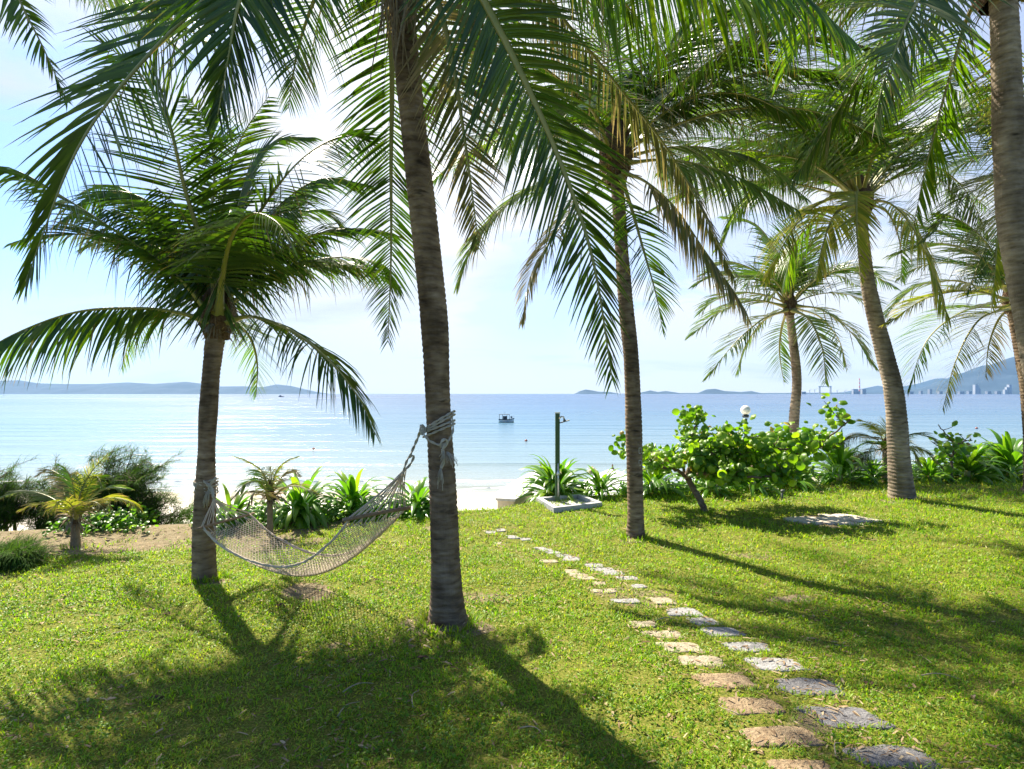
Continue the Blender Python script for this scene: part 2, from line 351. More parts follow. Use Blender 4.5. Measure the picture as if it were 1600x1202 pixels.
# ------------------------------------------------------------------ sky, sun, air
def make_world():
    w = bpy.data.worlds.new('World'); S.world = w; w.use_nodes = True
    nt = w.node_tree; bgn = nt.nodes['Background']
    sk = N(nt, 'TexSky', _sky_type='NISHITA'); sk.sun_disc = False
    sk.sun_elevation = R_(SUN_EL); sk.sun_rotation = R_(SUN_AZ); sk.air_density = 1.0; sk.dust_density = .6; sk.ozone_density = 1.6
    tc = N(nt, 'TexCoord'); sep = N(nt, 'SeparateXYZ'); lk(nt, tc.outputs['Generated'], sep.inputs[0])
    zz = math_(nt, 'ADD', math_(nt, 'MAXIMUM', sep.outputs[2], 0.0), .16)
    cx = math_(nt, 'DIVIDE', sep.outputs[0], zz); cy = math_(nt, 'DIVIDE', sep.outputs[1], zz)
    cmb = N(nt, 'CombineXYZ'); lk(nt, cx, cmb.inputs[0]); lk(nt, cy, cmb.inputs[1])
    mp = N(nt, 'Mapping'); mp.inputs['Location'].default_value = (3.1, 1.7, 0); mp.inputs['Scale'].default_value = (.55, .9, 1); mp.inputs['Rotation'].default_value = (0, 0, -.25); lk(nt, cmb.outputs[0], mp.inputs[0])
    nz = N(nt, 'TexNoise', Scale=1.0, Detail=9.0, Roughness=.56, Distortion=.3); lk(nt, mp.outputs[0], nz.inputs['Vector'])
    cov = ramp(nt, nz.outputs[0], [(.42, (0, 0, 0)), (.48, (.6,) * 3), (.54, (1, 1, 1))])
    # a cumulus bank low over the sea
    mp2 = N(nt, 'Mapping'); mp2.inputs['Scale'].default_value = (2.2, 2.2, 9); lk(nt, tc.outputs['Generated'], mp2.inputs[0])
    n2 = N(nt, 'TexNoise', Scale=1.0, Detail=7.0, Roughness=.55); lk(nt, mp2.outputs[0], n2.inputs['Vector'])
    low = math_(nt, 'SUBTRACT', math_(nt, 'ADD', math_(nt, 'MULTIPLY', n2.outputs[0], 1.1), .50), math_(nt, 'MULTIPLY', sep.outputs[2], 4.2))
    lowc = ramp(nt, low, [(.36, (0, 0, 0)), (.56, (1, 1, 1))])
    c = math_(nt, 'MAXIMUM', cov.outputs[0], lowc.outputs[0])
    sd = (math.sin(R_(SUN_AZ)) * math.cos(R_(SUN_EL)), math.cos(R_(SUN_AZ)) * math.cos(R_(SUN_EL)), math.sin(R_(SUN_EL)))
    def near(dirv, k):
        vm = nt.nodes.new('ShaderNodeVectorMath'); vm.operation = 'DOT_PRODUCT'; lk(nt, tc.outputs['Generated'], vm.inputs[0]); vm.inputs[1].default_value = dirv
        return math_(nt, 'POWER', math_(nt, 'MAXIMUM', vm.outputs['Value'], 0.0), k)
    glow = near(sd, 7.0)
    front = math_(nt, 'MULTIPLY_ADD', sep.outputs[1], 1.6, .35, clamp=True)
    c = math_(nt, 'MULTIPLY', c, front)
    for (qx, qy, kk, am) in ((40, 400, 40.0, .7), (300, 430, 60.0, .25), (790, 490, 90.0, 1.0), (860, 420, 120.0, .8), (1010, 400, 60.0, .45), (1300, 380, 9.0, -.55), (1000, 60, 8.0, -.4)):
        vv = Vector(((qx - 800) / F, 1, (615 - qy) / F)).normalized()
        c = math_(nt, 'SUBTRACT', c, math_(nt, 'MULTIPLY', near(tuple(vv), kk), math_(nt, 'MULTIPLY', math_(nt, 'SUBTRACT', 1.25, nz.outputs[0]), am)), clamp=True)
    v = Vector(((560 - 800) / F, 1, (615 - 300) / F)).normalized()
    c = math_(nt, 'ADD', c, math_(nt, 'MULTIPLY', near(tuple(v), 22.0), .8), clamp=True)
    br = math_(nt, 'MULTIPLY_ADD', glow, 2.6, 3.3)
    br = math_(nt, 'MULTIPLY', br, math_(nt, 'SUBTRACT', 1.0, math_(nt, 'MULTIPLY', near(tuple(Vector(((30 - 800) / F, 1, (615 - 140) / F)).normalized()), 14.0), math_(nt, 'MULTIPLY', n2.outputs[0], .75))))
    shade = ramp(nt, nz.outputs[0], [(.56, (1, 1, 1)), (.78, (.66, .68, .72))])
    ccol = mixc(nt, 1.0, (1, 1.0, 1.01), shade.outputs[0], 'MULTIPLY')
    vs = nt.nodes.new('ShaderNodeVectorMath'); vs.operation = 'SCALE'; lk(nt, ccol, vs.inputs[0]); lk(nt, br, vs.inputs['Scale'])
    col = mixc(nt, math_(nt, 'MULTIPLY', c, .93), mixc(nt, 1.0, sk.outputs[0], (.42, .54, .74), 'MULTIPLY'), vs.outputs[0])
    lk(nt, col, bgn.inputs[0]); bgn.inputs[1].default_value = .1
    sun = bpy.data.lights.new('sun', 'SUN'); sun.energy = 5.0; sun.angle = R_(.55); sun.color = (1, .91, .76)
    so = bpy.data.objects.new('sun', sun); COL.objects.link(so)
    so.rotation_euler = Vector(sd).to_track_quat('Z', 'Y').to_euler(); so.location = (0, 0, 30)
make_world()

def make_haze():
    m, nt, out = mat('sea_air')
    pv = nt.nodes.new('ShaderNodeVolumePrincipled')
    pv.inputs['Color'].default_value = (.30, .55, .92, 1); pv.inputs['Density'].default_value = HAZE; pv.inputs['Anisotropy'].default_value = .2
    lk(nt, pv.outputs[0], out.inputs['Volume'])
    b = MB(); z0, z1 = SEA - 9, 640.0
    b.box((0, 4740, (z0 + z1) / 2), (18400, 9600, z1 - z0))
    o = b.build('haze', m); o['kind'] = 'stuff'; o['label'] = 'thin bluish sea haze filling the bay'; o['category'] = 'haze'
HAZE = 5e-5
make_haze()

# ------------------------------------------------------------------ ground, water
STONES = [  # (px, py, width px, height px, colour, row)
 (1391, 1183, 124, 36, 'g', 'r'), (1321, 1123, 106, 36, 'g', 'r'), (1262, 1073, 98, 29, 'g', 'r'), (1215, 1039, 78, 22, 'g', 'r'),
 (1168, 1012, 76, 15, 'g', 'r'), (1129, 989, 58, 15, 'g', 'r'), (1101, 971, 47, 13, 'g', 'r'), (1066, 956, 54, 13, 'g', 'r'),
 (1035, 940, 36, 12, 'o', 'r'), (998, 918, 24, 6, 'g', 'r'), (979, 904, 34, 6, 'g', 'r'), (958, 895, 34, 7, 'g', 'r'),
 (941, 889, 36, 6, 'g', 'r'), (928, 883, 31, 6, 'g', 'r'), (893, 873, 28, 7, 'g', 'r'), (880, 868, 25, 5, 'g', 'r'),
 (866, 863, 22, 4, 'g', 'r'), (854, 859, 20, 4, 'g', 'r'), (845, 856, 18, 4, 'g', 'r'), (822, 841, 18, 4, 'g', 'r'), (801, 838, 17, 5, 'g', 'r'),
 (783, 829, 15, 4, 'g', 'r'), (767, 832, 17, 4, 'g', 'r'),
 (1254, 1200, 98, 26, 'o', 'l'), (1221, 1151, 118, 33, 'o', 'l'), (1171, 1104, 95, 28, 'o', 'l'), (1131, 1065, 96, 24, 'o', 'l'),
 (1092, 1033, 73, 18, 'o', 'l'), (1064, 1011, 66, 17, 'o', 'l'), (1036, 990, 60, 11, 'o', 'l'), (1004, 975, 42, 11, 'o', 'l'),
 (978, 941, 46, 7, 'g', 'l'), (944, 927, 40, 4, 'o', 'l'), (936, 914, 22, 6, 'o', 'l'), (915, 905, 34, 5, 'o', 'l'), (904, 899, 30, 4, 'o', 'l'),
 (894, 893, 24, 6, 'o', 'l'), (858, 877, 30, 5, 'o', 'l'), (777, 846, 13, 3, 'o', 'l')]
def stone_w(s):
    px, py, w, h, c, r = s
    d = CAMZ * F / (py - 615.0)
    p = P(px, py, d)
    return p[0], p[1], w * d / F, h * d * d / (CAMZ * F)
SW = np.array([stone_w(s) for s in STONES]); SW[:, 2] *= .95; SW[:, 3] *= .92

def bare(x, y):
    """how bare (1) or turfed (0) the soil is"""
    px = 800 + F * x / np.maximum(y, 2.5); py = 615 + F * CAMZ / np.maximum(y, 2.5)
    b = np.zeros_like(x)
    top = np.interp(px, [-400, 0, 150, 300, 420, 520, 620, 700], [925, 912, 892, 872, 860, 844, 825, 800])
    b = np.maximum(b, sstep((top - py) / 42 + (fbm(x * 1.6, y * 1.6, 5, 3) - .5) * 2.2) * (px < 720))
    for cx, cy, rx, ry, k in ((475, 930, 34, 11, 1.2), (702, 978, 60, 14, 1.1), (320, 908, 36, 9, .9), (993, 845, 24, 4, .7), (1410, 783, 36, 5, .6), (740, 930, 70, 8, .55), (1300, 816, 62, 9, 1.0), (590, 905, 30, 8, .4), (150, 1090, 60, 20, .25),
                              (60, 1100, 90, 22, .2), (780, 832, 45, 7, .35), (830, 850, 60, 10, .3), (1000, 935, 70, 18, .5), (1230, 935, 40, 5, .7),
                              (680, 828, 22, 4, .8), (1290, 1130, 60, 22, .55), (690, 880, 30, 6, .4), (415, 845, 60, 14, .8), (520, 1010, 18, 5, .6), (1170, 870, 50, 4, .5), (1240, 1150, 90, 60, .32), (1150, 1060, 80, 50, .3), (1060, 985, 70, 40, .3), (940, 905, 60, 26, .32), (860, 868, 40, 14, .35)):
        r = np.sqrt(((px - cx) / rx) ** 2 + ((py - cy) / ry) ** 2)
        b = np.maximum(b, k * sstep(1.6 - r + (fbm(x * 4, y * 4, 15, 3) - .5) * 1.2))
    return np.clip(b, 0, 1)

def make_ground():
    xs = np.concatenate([np.linspace(-4200, -70, 12), np.linspace(-60, -17, 40), np.linspace(-16.8, 16.8, 260), np.linspace(17, 70, 60), np.linspace(80, 4200, 12)])
    ys = np.concatenate([np.linspace(-60, -6, 10), np.linspace(-5, 2, 12), np.linspace(2.2, 20, 230), np.linspace(20.4, 70, 70), [90, 150, 400, 1500, 4000, 8500]])
    X, Y = np.meshgrid(xs, ys)
    Z = G(X, Y)
    A = np.stack([X, Y, Z], -1)[:, :, :]
    b = MB(); b.grid(A[None], X[None] * .1, Y[None] * .1)
    o = b.build('ground', M['ground']); o['kind'] = 'structure'
    s = (Y - edge_d(X, Y)).ravel(); x = X.ravel(); y = Y.ravel()
    sandw = sstep((s - .5 + (fbm(x * 1.2, y * 1.2, 33, 3) - .5) * 1.6) / .6)
    turf = 1 - bare(x, y)
    wet = sstep((y - shore(x) + 5.5 + (fbm(x * .15, y * .15, 4, 2) - .5) * 4) / 3.0)
    at = o.data.attributes.new('zone', 'FLOAT_VECTOR', 'POINT')
    at.data.foreach_set('vector', np.stack([turf, sandw, wet], -1).ravel().astype(np.float32))
    # sea: one sheet from the beach to the horizon
    xs = np.array([-9100, -2000, -400, -100, 100, 400, 2000, 9100.]); ys = np.array([24, 60, 200, 1000, 4000, 9450.])
    X, Y = np.meshgrid(xs, ys)
    b = MB(); b.grid(np.stack([X, Y, X * 0 + SEA], -1)[None])
    o = b.build('sea', M['water']); o['kind'] = 'structure'
    # foam lines along the beach, as thin low ribbons
    b = MB()
    for k, (off, w, h) in enumerate(((-.3, .5, .02), (1.4, .22, .035), (4.2, .16, .05))):
        x = np.linspace(-45, 45, 700)
        yy = shore(x) + off + (fbm(x * .25, x * 0 + k, 50 + k, 3) - .5) * 2.2
        ww = w * np.clip((fbm(x * .7, x * 0 + 7 * k, 60 + k, 3) - .3) * 3, .03, 1.4)
        ln = [np.stack([x, yy - ww / 2, x * 0 + SEA + .004 + (0.012 if k == 0 else 0)], -1), np.stack([x, yy, x * 0 + SEA + h], -1), np.stack([x, yy + ww / 2, x * 0 + SEA + .004], -1)]
        b.grid(np.stack(ln, 0)[None])
    o = b.build('surf', M['foam']); o['kind'] = 'structure'
make_ground()

# ------------------------------------------------------------------ leaves
def unit(a): return a / (np.linalg.norm(a, axis=-1, keepdims=True) + 1e-9)
def strips(o, d, w, L, W, K=5, droop=0.5, cols=2, fold=.0, prof=None, u0=0., rnd=None, twist=0.):
    """N curved strap leaves. o,d,w (N,3); L,W (N,)."""
    n = len(o); d = unit(d); droop = np.broadcast_to(droop, (n,))
    out = np.zeros((n, K + 1, cols, 3)); U = np.zeros((n, K + 1, cols))
    p = o.copy(); g = np.array([0, 0, -1.])
    for k in range(K + 1):
        t = k / K
        ww = unit(w - d * (w * d).sum(-1, keepdims=True))
        if twist: 
            nn = np.cross(d, ww); a = twist * t
            ww = ww * math.cos(a) + nn * math.sin(a)
        pr = (prof(t) if prof else max(.06, math.sin(PI * min(1, .12 + .88 * t)) ** .5 if t > .5 else 1.0)) 
        h = (W * pr)[:, None] / 2
        nrm = np.cross(d, ww)
        if cols == 2:
            out[:, k, 0] = p - ww * h; out[:, k, 1] = p + ww * h
        else:
            out[:, k, 0] = p - ww * h; out[:, k, 1] = p + nrm * h * fold; out[:, k, 2] = p + ww * h
        U[:, k] = t
        if k < K:
            p = p + d * (L / K)[:, None]
            d = unit(d + g * (droop / K * (0.6 + .8 * t))[:, None])
    V = np.broadcast_to((rng.random(n) if rnd is None else rnd)[:, None, None], U.shape)
    return out, U, V

def crspline(pts, n):
    pts = np.asarray(pts, float)
    q = np.concatenate([[2 * pts[0] - pts[1]], pts, [2 * pts[-1] - pts[-2]]])
    m = len(pts) - 1; out = []
    for t in np.linspace(0, m, n):
        i = min(int(t), m - 1); f = t - i
        a, b, c, d = q[i], q[i + 1], q[i + 2], q[i + 3]
        out.append(.5 * ((2 * b) + (-a + c) * f + (2 * a - 5 * b + 4 * c - d) * f * f + (-a + 3 * b - 3 * c + d) * f ** 3))
    out = np.array(out)
    # even spacing
    L = np.concatenate([[0], np.cumsum(np.linalg.norm(np.diff(out, axis=0), axis=1))])
    s = np.linspace(0, L[-1], n)
    return np.stack([np.interp(s, L, out[:, k]) for k in range(3)], -1), L[-1]

def frond(tree, pts, kind='frond', ll=.8, sp=.048, droop=1.0, roll=0., width=.038, r0=.030, cols=2, K=5, start=.16, lift=.25, side=None, miss=.04, ragged=.12, shape=1.0, stalk='rachis', hang=0.):
    S_ = 36
    C, L = crspline(pts, S_)
    T = unit(np.gradient(C, axis=0))
    h = C[-1] - C[0]; h[2] = 0
    if side is None:
        sd = np.cross(h, [0, 0, 1.]); 
        if np.linalg.norm(sd) < 1e-3: sd = np.array([1., 0, 0])
        sd = sd / np.linalg.norm(sd)
    else: sd = np.asarray(side, float) / np.linalg.norm(side)
    Sd = unit(sd[None] - T * (T @ sd)[:, None])
    Nn = np.cross(Sd, T)
    if roll:
        a = np.linspace(roll * .3, roll, S_)[:, None]
        Sd, Nn = Sd * np.cos(a) + Nn * np.sin(a), Nn * np.cos(a) - Sd * np.sin(a)
    b = MB()
    tt = np.linspace(0, 1, S_)
    # stalk: half-round, flaring at the base
    rad = r0 * (1 - tt) ** 1.1 + .003 + r0 * 1.3 * np.exp(-tt * 22)
    a = np.linspace(0, 2 * PI, 6, endpoint=False)
    A = C[:, None] + rad[:, None, None] * (np.cos(a)[None, :, None] * Sd[:, None] * 1.15 + np.sin(a)[None, :, None] * Nn[:, None] * .7)
    b.grid(A[None], .3, 0., 0, close=True)
    fo = b.build('frond', M[stalk], tree); fo['_loc'] = tree['_loc']
    b = MB()
    n = max(12, int(L * (1 - start) / (sp * .66)))
    for sg in (-1, 1):
        t = start + (1 - start) * (np.arange(n) + rng.random(n) * .5) / n
        t = np.clip(t, 0, .999)
        t = t[rng.random(n) > miss]
        m = len(t)
        ip = lambda Q: np.stack([np.interp(t, tt, Q[:, k]) for k in range(3)], -1)
        o = ip(C); Tt = ip(T); Ss = ip(Sd); Ns = ip(Nn)
        q = (t - start) / (1 - start)
        ang = R_(66) - R_(42) * q ** 1.2 + rng.normal(0, R_(3.5), m)
        lf = lift * (1 - .5 * q) + rng.normal(0, .05, m)
        d = Ss * (sg * np.sin(ang))[:, None] + Tt * np.cos(ang)[:, None] + Ns * lf[:, None]
        d = unit(d) + np.array([0, 0, -hang])
        Ll = ll * 1.25 * (.45 + .55 * np.sin(PI * np.clip(q * .85 + .17, 0, 1)) ** .8) * (1 - .55 * q ** 3) * shape
        Ll = Ll * (1 + rng.normal(0, .06, m)) * np.where(rng.random(m) < ragged, .55 + .4 * rng.random(m), 1)
        W = width * .85 * (1 - .4 * q) * (1 + rng.normal(0, .08, m))
        w = Tt * .85 + Ns * .5
        sdn = float(rng.random() * 90)
        wv = np.stack([vnoise(t * 9 + sdn, t * 0 + 3 * k3, 17) - .5 for k3 in range(3)], -1)
        d = unit(d) + wv * .42
        dr = droop * .55 * (.75 + .5 * rng.random(m)) * np.where(rng.random(m) < .06, 2.2, 1)
        prof = lambda x: (.5 + 2.0 * x if x < .25 else max(.04, 1 - ((x - .25) / .75) ** 1.35))
        A, U, V = strips(o, d, w, Ll, W, K, dr, cols, .35, prof)
        br = rng.random(m) < (.07 if tree['label'][:4] != 'young' else .02)
        b.grid(A[~br], U[~br], V[~br], 0)
        if br.any():
            dz = unit(d[br]) * .5 + np.array([0, 0, -1.1])
            A, U, V = strips(o[br], dz, w[br], Ll[br] * .8, W[br] * .5, K, .8, cols, .35, prof)
            b.grid(A, U, V, 1)
    b.build('leaflets', [M[kind], M['frond_dry']], fo)
    return fo

def arc(c, az, el, L, bend, n=6, jit=.0):
    """rachis of a frond leaving c at azimuth az (degrees from +x), elevation el, bending down by `bend` degrees"""
    p = np.array(c, float); out = [p.copy()]
    for k in range(n):
        e = R_(el - bend * ((k + .5) / n) ** 1.25)
        a = R_(az) + jit * k / n
        p = p + L / n * np.array([math.cos(e) * math.cos(a), math.cos(e) * math.sin(a), math.sin(e)])
        out.append(p.copy())
    return out

def trunk(tree, spec, material, ring=.055, amp=.045, n=24):
    """spec: list of (point, radius)"""
    pts = np.array([s[0] for s in spec]); rr = np.array([s[1] for s in spec])
    L0 = np.concatenate([[0], np.cumsum(np.linalg.norm(np.diff(pts, axis=0), axis=1))])
    nn = int(L0[-1] / .013)
    C, L = crspline(pts, max(60, nn)); m = len(C)
    s = np.linspace(0, L, m)
    rad = np.interp(s / L * L0[-1], L0, rr)
    a = np.linspace(0, 2 * PI, n, endpoint=False)
    Sg, Ag = np.meshgrid(s, a, indexing='ij')
    wob = (fbm(np.cos(Ag) * 1.2 + 9, Sg * 1.3 + np.sin(Ag) * 1.2, 71, 2) - .5)
    ph = (Sg + .05 * wob + .02 * (vnoise(Sg * 4, Sg * 0, 5) - .5)) / ring
    saw = 1 - np.abs((ph % 1) * 2 - 1)
    dent = np.where(vnoise(np.cos(Ag) * 3 + 20, np.floor(ph) * 1.7 + np.sin(Ag) * 3, 77) > .68, -1.2, 0) * (saw < .35)
    seed = int(abs(pts[0][0] * 100)) % 97
    lump = (fbm(s * 1.1, s * 0 + 3, seed, 3) - .5)[:, None] * .16
    rg = rad[:, None] * (1 + amp * (saw - .5) + amp * .8 * dent + .10 * wob + lump)
    rg = rg * (1 + .30 * np.exp(-np.maximum(Sg - .12, 0) / .10) * (.15 + vnoise(np.cos(Ag) * 3.2 + 50, np.sin(Ag) * 3.2 + 50, seed)))
    A = C[:, None] + rg[..., None] * (np.cos(a)[None, :, None] * np.array([1, 0, 0]) + np.sin(a)[None, :, None] * np.array([0, 1, 0]))
    U = Ag * rad.mean() + seed
    b = MB()
    A = np.concatenate([A, A[:, :1]], 1); U = np.concatenate([U, U[:, :1] + 2 * PI * rad.mean()], 1); Sg = np.concatenate([Sg, Sg[:, :1]], 1)
    b.grid(A[None], U[None], Sg[None], 0)
    # root mat at the foot
    return b.build('trunk', material, tree), C, rad

def hub(tree, c, r, up=(0, 0, 1), h=.5, n=14, seed=0):
    """fibrous heart of the crown with old leaf bases"""
    g = np.random.default_rng(seed)
    up = np.array(up, float); up /= np.linalg.norm(up)
    b = MB()
    prof = [(-.62 * h, r * .92), (-.45 * h, r * 1.1), (-.25 * h, r * 1.35), (0, r * 1.55), (.25 * h, r * 1.5), (.5 * h, r * 1.15), (.8 * h, r * .6), (1.0 * h, r * .15)]
    a = np.linspace(0, 2 * PI, 20, endpoint=False)
    Z = np.array([p[0] for p in prof]); Rr = np.array([p[1] for p in prof])
    lum = 1 + .22 * (g.random((len(prof), 20)) - .5)
    A = np.stack([Rr[:, None] * lum * np.cos(a), Rr[:, None] * lum * np.sin(a), np.repeat(Z[:, None], 20, 1)], -1)
    A = A + np.array(c) + (A[..., 2:3]) * (up - np.array([0, 0, 1]))
    b.grid(A[None], close=True)
    b.build('crown_heart', M['fibre'], tree)
    b = MB()
    for k in range(n):
        az = g.random() * 2 * PI; z = g.uniform(-.45, .3) * h
        o = np.array(c) + np.array([math.cos(az) * r * 1.15, math.sin(az) * r * 1.15, z])
        out = np.array([math.cos(az), math.sin(az), g.uniform(-.3, .9)])
        w = np.array([-math.sin(az), math.cos(az), 0.])
        A, U, V = strips(o[None], out[None], w[None], np.array([g.uniform(.10, .26)]), np.array([g.uniform(.05, .10)]), 4, np.array([g.uniform(-.6, 1.6)]), 3, .5, lambda t: 1 - .55 * t)
        b.grid(A, U, V, 0)
    # shreds of sheath fibre
    m = 60
    az = g.random(m) * 2 * PI
    o = np.array(c) + np.stack([np.cos(az) * r * 1.2, np.sin(az) * r * 1.2, g.uniform(-.55, .1, m) * h], -1)
    d = np.stack([np.cos(az) * .7, np.sin(az) * .7, g.uniform(-1, .2, m)], -1)
    A, U, V = strips(o, d, np.stack([-np.sin(az), np.cos(az), az * 0], -1), g.uniform(.08, .3, m), g.uniform(.006, .02, m), 3, 1.5)
    b.grid(A, U, V, 0)
    b.build('leaf_base', M['husk'], tree)

def pf(*q): return [P(*k) for k in q]

def spec_px(rows, wide=1.0):
    return [(P(x, y, d), w * .5 * d / F / wide) for (x, y, d, w) in rows]

# ---- A: palm carrying the hammock's left end
A_ = thing('palm_tree', 'short coconut palm at left holding the left end of the hammock', 'palm tree', (P(320, 906, 6.4)[0], 6.4, 0), 'coconut palms on the lawn')
spA = spec_px([(320, 935, 6.4, 38), (320, 905, 6.4, 36), (319, 850, 6.4, 33), (321, 760, 6.4, 29), (323, 700, 6.42, 25), (326, 640, 6.44, 28), (330, 585, 6.46, 26), (335, 540, 6.48, 28), (338, 505, 6.5, 30), (339, 480, 6.5, 28)])
trunk(A_, spA, M['bark'], ring=.045)
cA = P(339, 495, 6.5)
hub(A_, cA, .13, h=.42, seed=1)
D = 6.5
FR = [
 # left horizontal, leaflets hanging
 dict(pts=pf((325, 505, 6.4), (285, 490, 6.25), (215, 482, 6.0), (110, 490, 5.7), (-10, 540, 5.4), (-60, 600, 5.3)), droop=2.6, ll=.72, lift=0, kind='frond', hang=.6),
 dict(pts=pf((352, 505, 6.45), (395, 495, 6.3), (460, 520, 6.1), (520, 570, 5.9), (565, 630, 5.8), (586, 680, 5.75)), droop=2.0, ll=.62, lift=.1),
 dict(pts=pf((350, 488, 6.6), (400, 445, 6.8), (460, 415, 7.0), (530, 402, 7.1), (590, 410, 7.2), (625, 450, 7.2)), droop=2.0, ll=.7, lift=.1),
 dict(pts=pf((325, 488, 6.4), (275, 430, 6.2), (200, 375, 6.0), (110, 315, 5.8), (20, 265, 5.6), (-25, 285, 5.5)), droop=1.9, ll=.75, lift=.1),
 dict(pts=pf((318, 500, 6.7), (280, 490, 7.1), (235, 500, 7.5), (205, 530, 7.8), (190, 575, 7.9)), droop=1.4, ll=.55, kind='frond_bright', lift=.1),
 dict(pts=pf((333, 480, 6.5), (318, 390, 6.4), (290, 300, 6.2), (262, 190, 6.0), (215, 110, 5.8), (150, 62, 5.6)), droop=.7, ll=.72, side=(.9, .1, .35), kind='frond', lift=.1),
 dict(pts=pf((345, 480, 6.5), (375, 390, 6.5), (410, 325, 6.4), (470, 250, 6.3), (540, 212, 6.2), (600, 235, 6.1)), droop=.9, ll=.7, side=(.6, .2, .75), lift=.1),
 dict(pts=pf((345, 485, 6.8), (390, 410, 7.2), (440, 350, 7.6), (500, 328, 7.8), (545, 365, 7.9)), droop=1.1, ll=.6, lift=.1),
 dict(pts=pf((342, 490, 6.35), (348, 430, 6.0), (362, 370, 5.6), (392, 335, 5.2), (430, 345, 4.9), (455, 380, 4.7)), droop=2.0, ll=.6, lift=.1, r0=.03),
 dict(pts=pf((340, 485, 6.6), (345, 400, 6.8), (350, 310, 7.0), (375, 220, 7.1), (420, 150, 7.2)), droop=.8, ll=.65, side=(1, .1, .1), lift=.1),
 dict(pts=pf((337, 485, 6.6), (325, 380, 6.8), (335, 270, 7.0), (320, 190, 7.2), (290, 150, 7.4)), droop=.8, ll=.6, side=(1, -.1, .1), lift=.1),
 dict(pts=pf((345, 500, 6.8), (368, 505, 7.2), (392, 530, 7.6), (402, 570, 7.8), (400, 620, 7.9)), droop=1.2, ll=.5, kind='frond_bright', lift=.1),
 dict(pts=pf((330, 485, 6.7), (290, 400, 7.0), (240, 330, 7.3), (180, 290, 7.5), (130, 300, 7.6)), droop=1.3, ll=.62, lift=.1),
]
FR += [dict(pts=pf((348, 482, 6.5), (385, 405, 6.6), (430, 330, 6.7), (500, 280, 6.8), (580, 290, 6.9)), droop=1.2, ll=.6, hang=.4, lift=.0),
 dict(pts=pf((332, 480, 6.5), (295, 390, 6.5), (240, 320, 6.4), (165, 300, 6.3), (90, 350, 6.2)), droop=1.2, ll=.6, hang=.4, lift=.0),
 dict(pts=pf((345, 480, 6.5), (362, 380, 6.7), (385, 280, 6.9), (430, 220, 7.0), (490, 215, 7.1)), droop=1.0, ll=.6, hang=.2, lift=.0)]
for f in FR: frond(A_, **{**dict(hang=.3), **f})
for az, el, L, bd in ((70, 60, 2.4, 70), (110, 70, 2.4, 50), (30, 50, 2.4, 80), (165, 60, 2.4, 80), (190, 55, 2.4, 80), (5, 60, 2.5, 80), (45, 75, 2.6, 50)):
    frond(A_, arc(cA, az, el, L, bd), droop=1.2, ll=.55, hang=.3)

for az, el, L, bd in ((200, 78, 1.7, 75), (340, 78, 1.7, 75), (265, 80, 1.6, 70), (25, 76, 1.8, 80), (150, 76, 1.8, 80)):
    frond(A_, arc(cA, az, el, L, bd), droop=1.4, ll=.72, hang=1.1, lift=.0, start=.1)

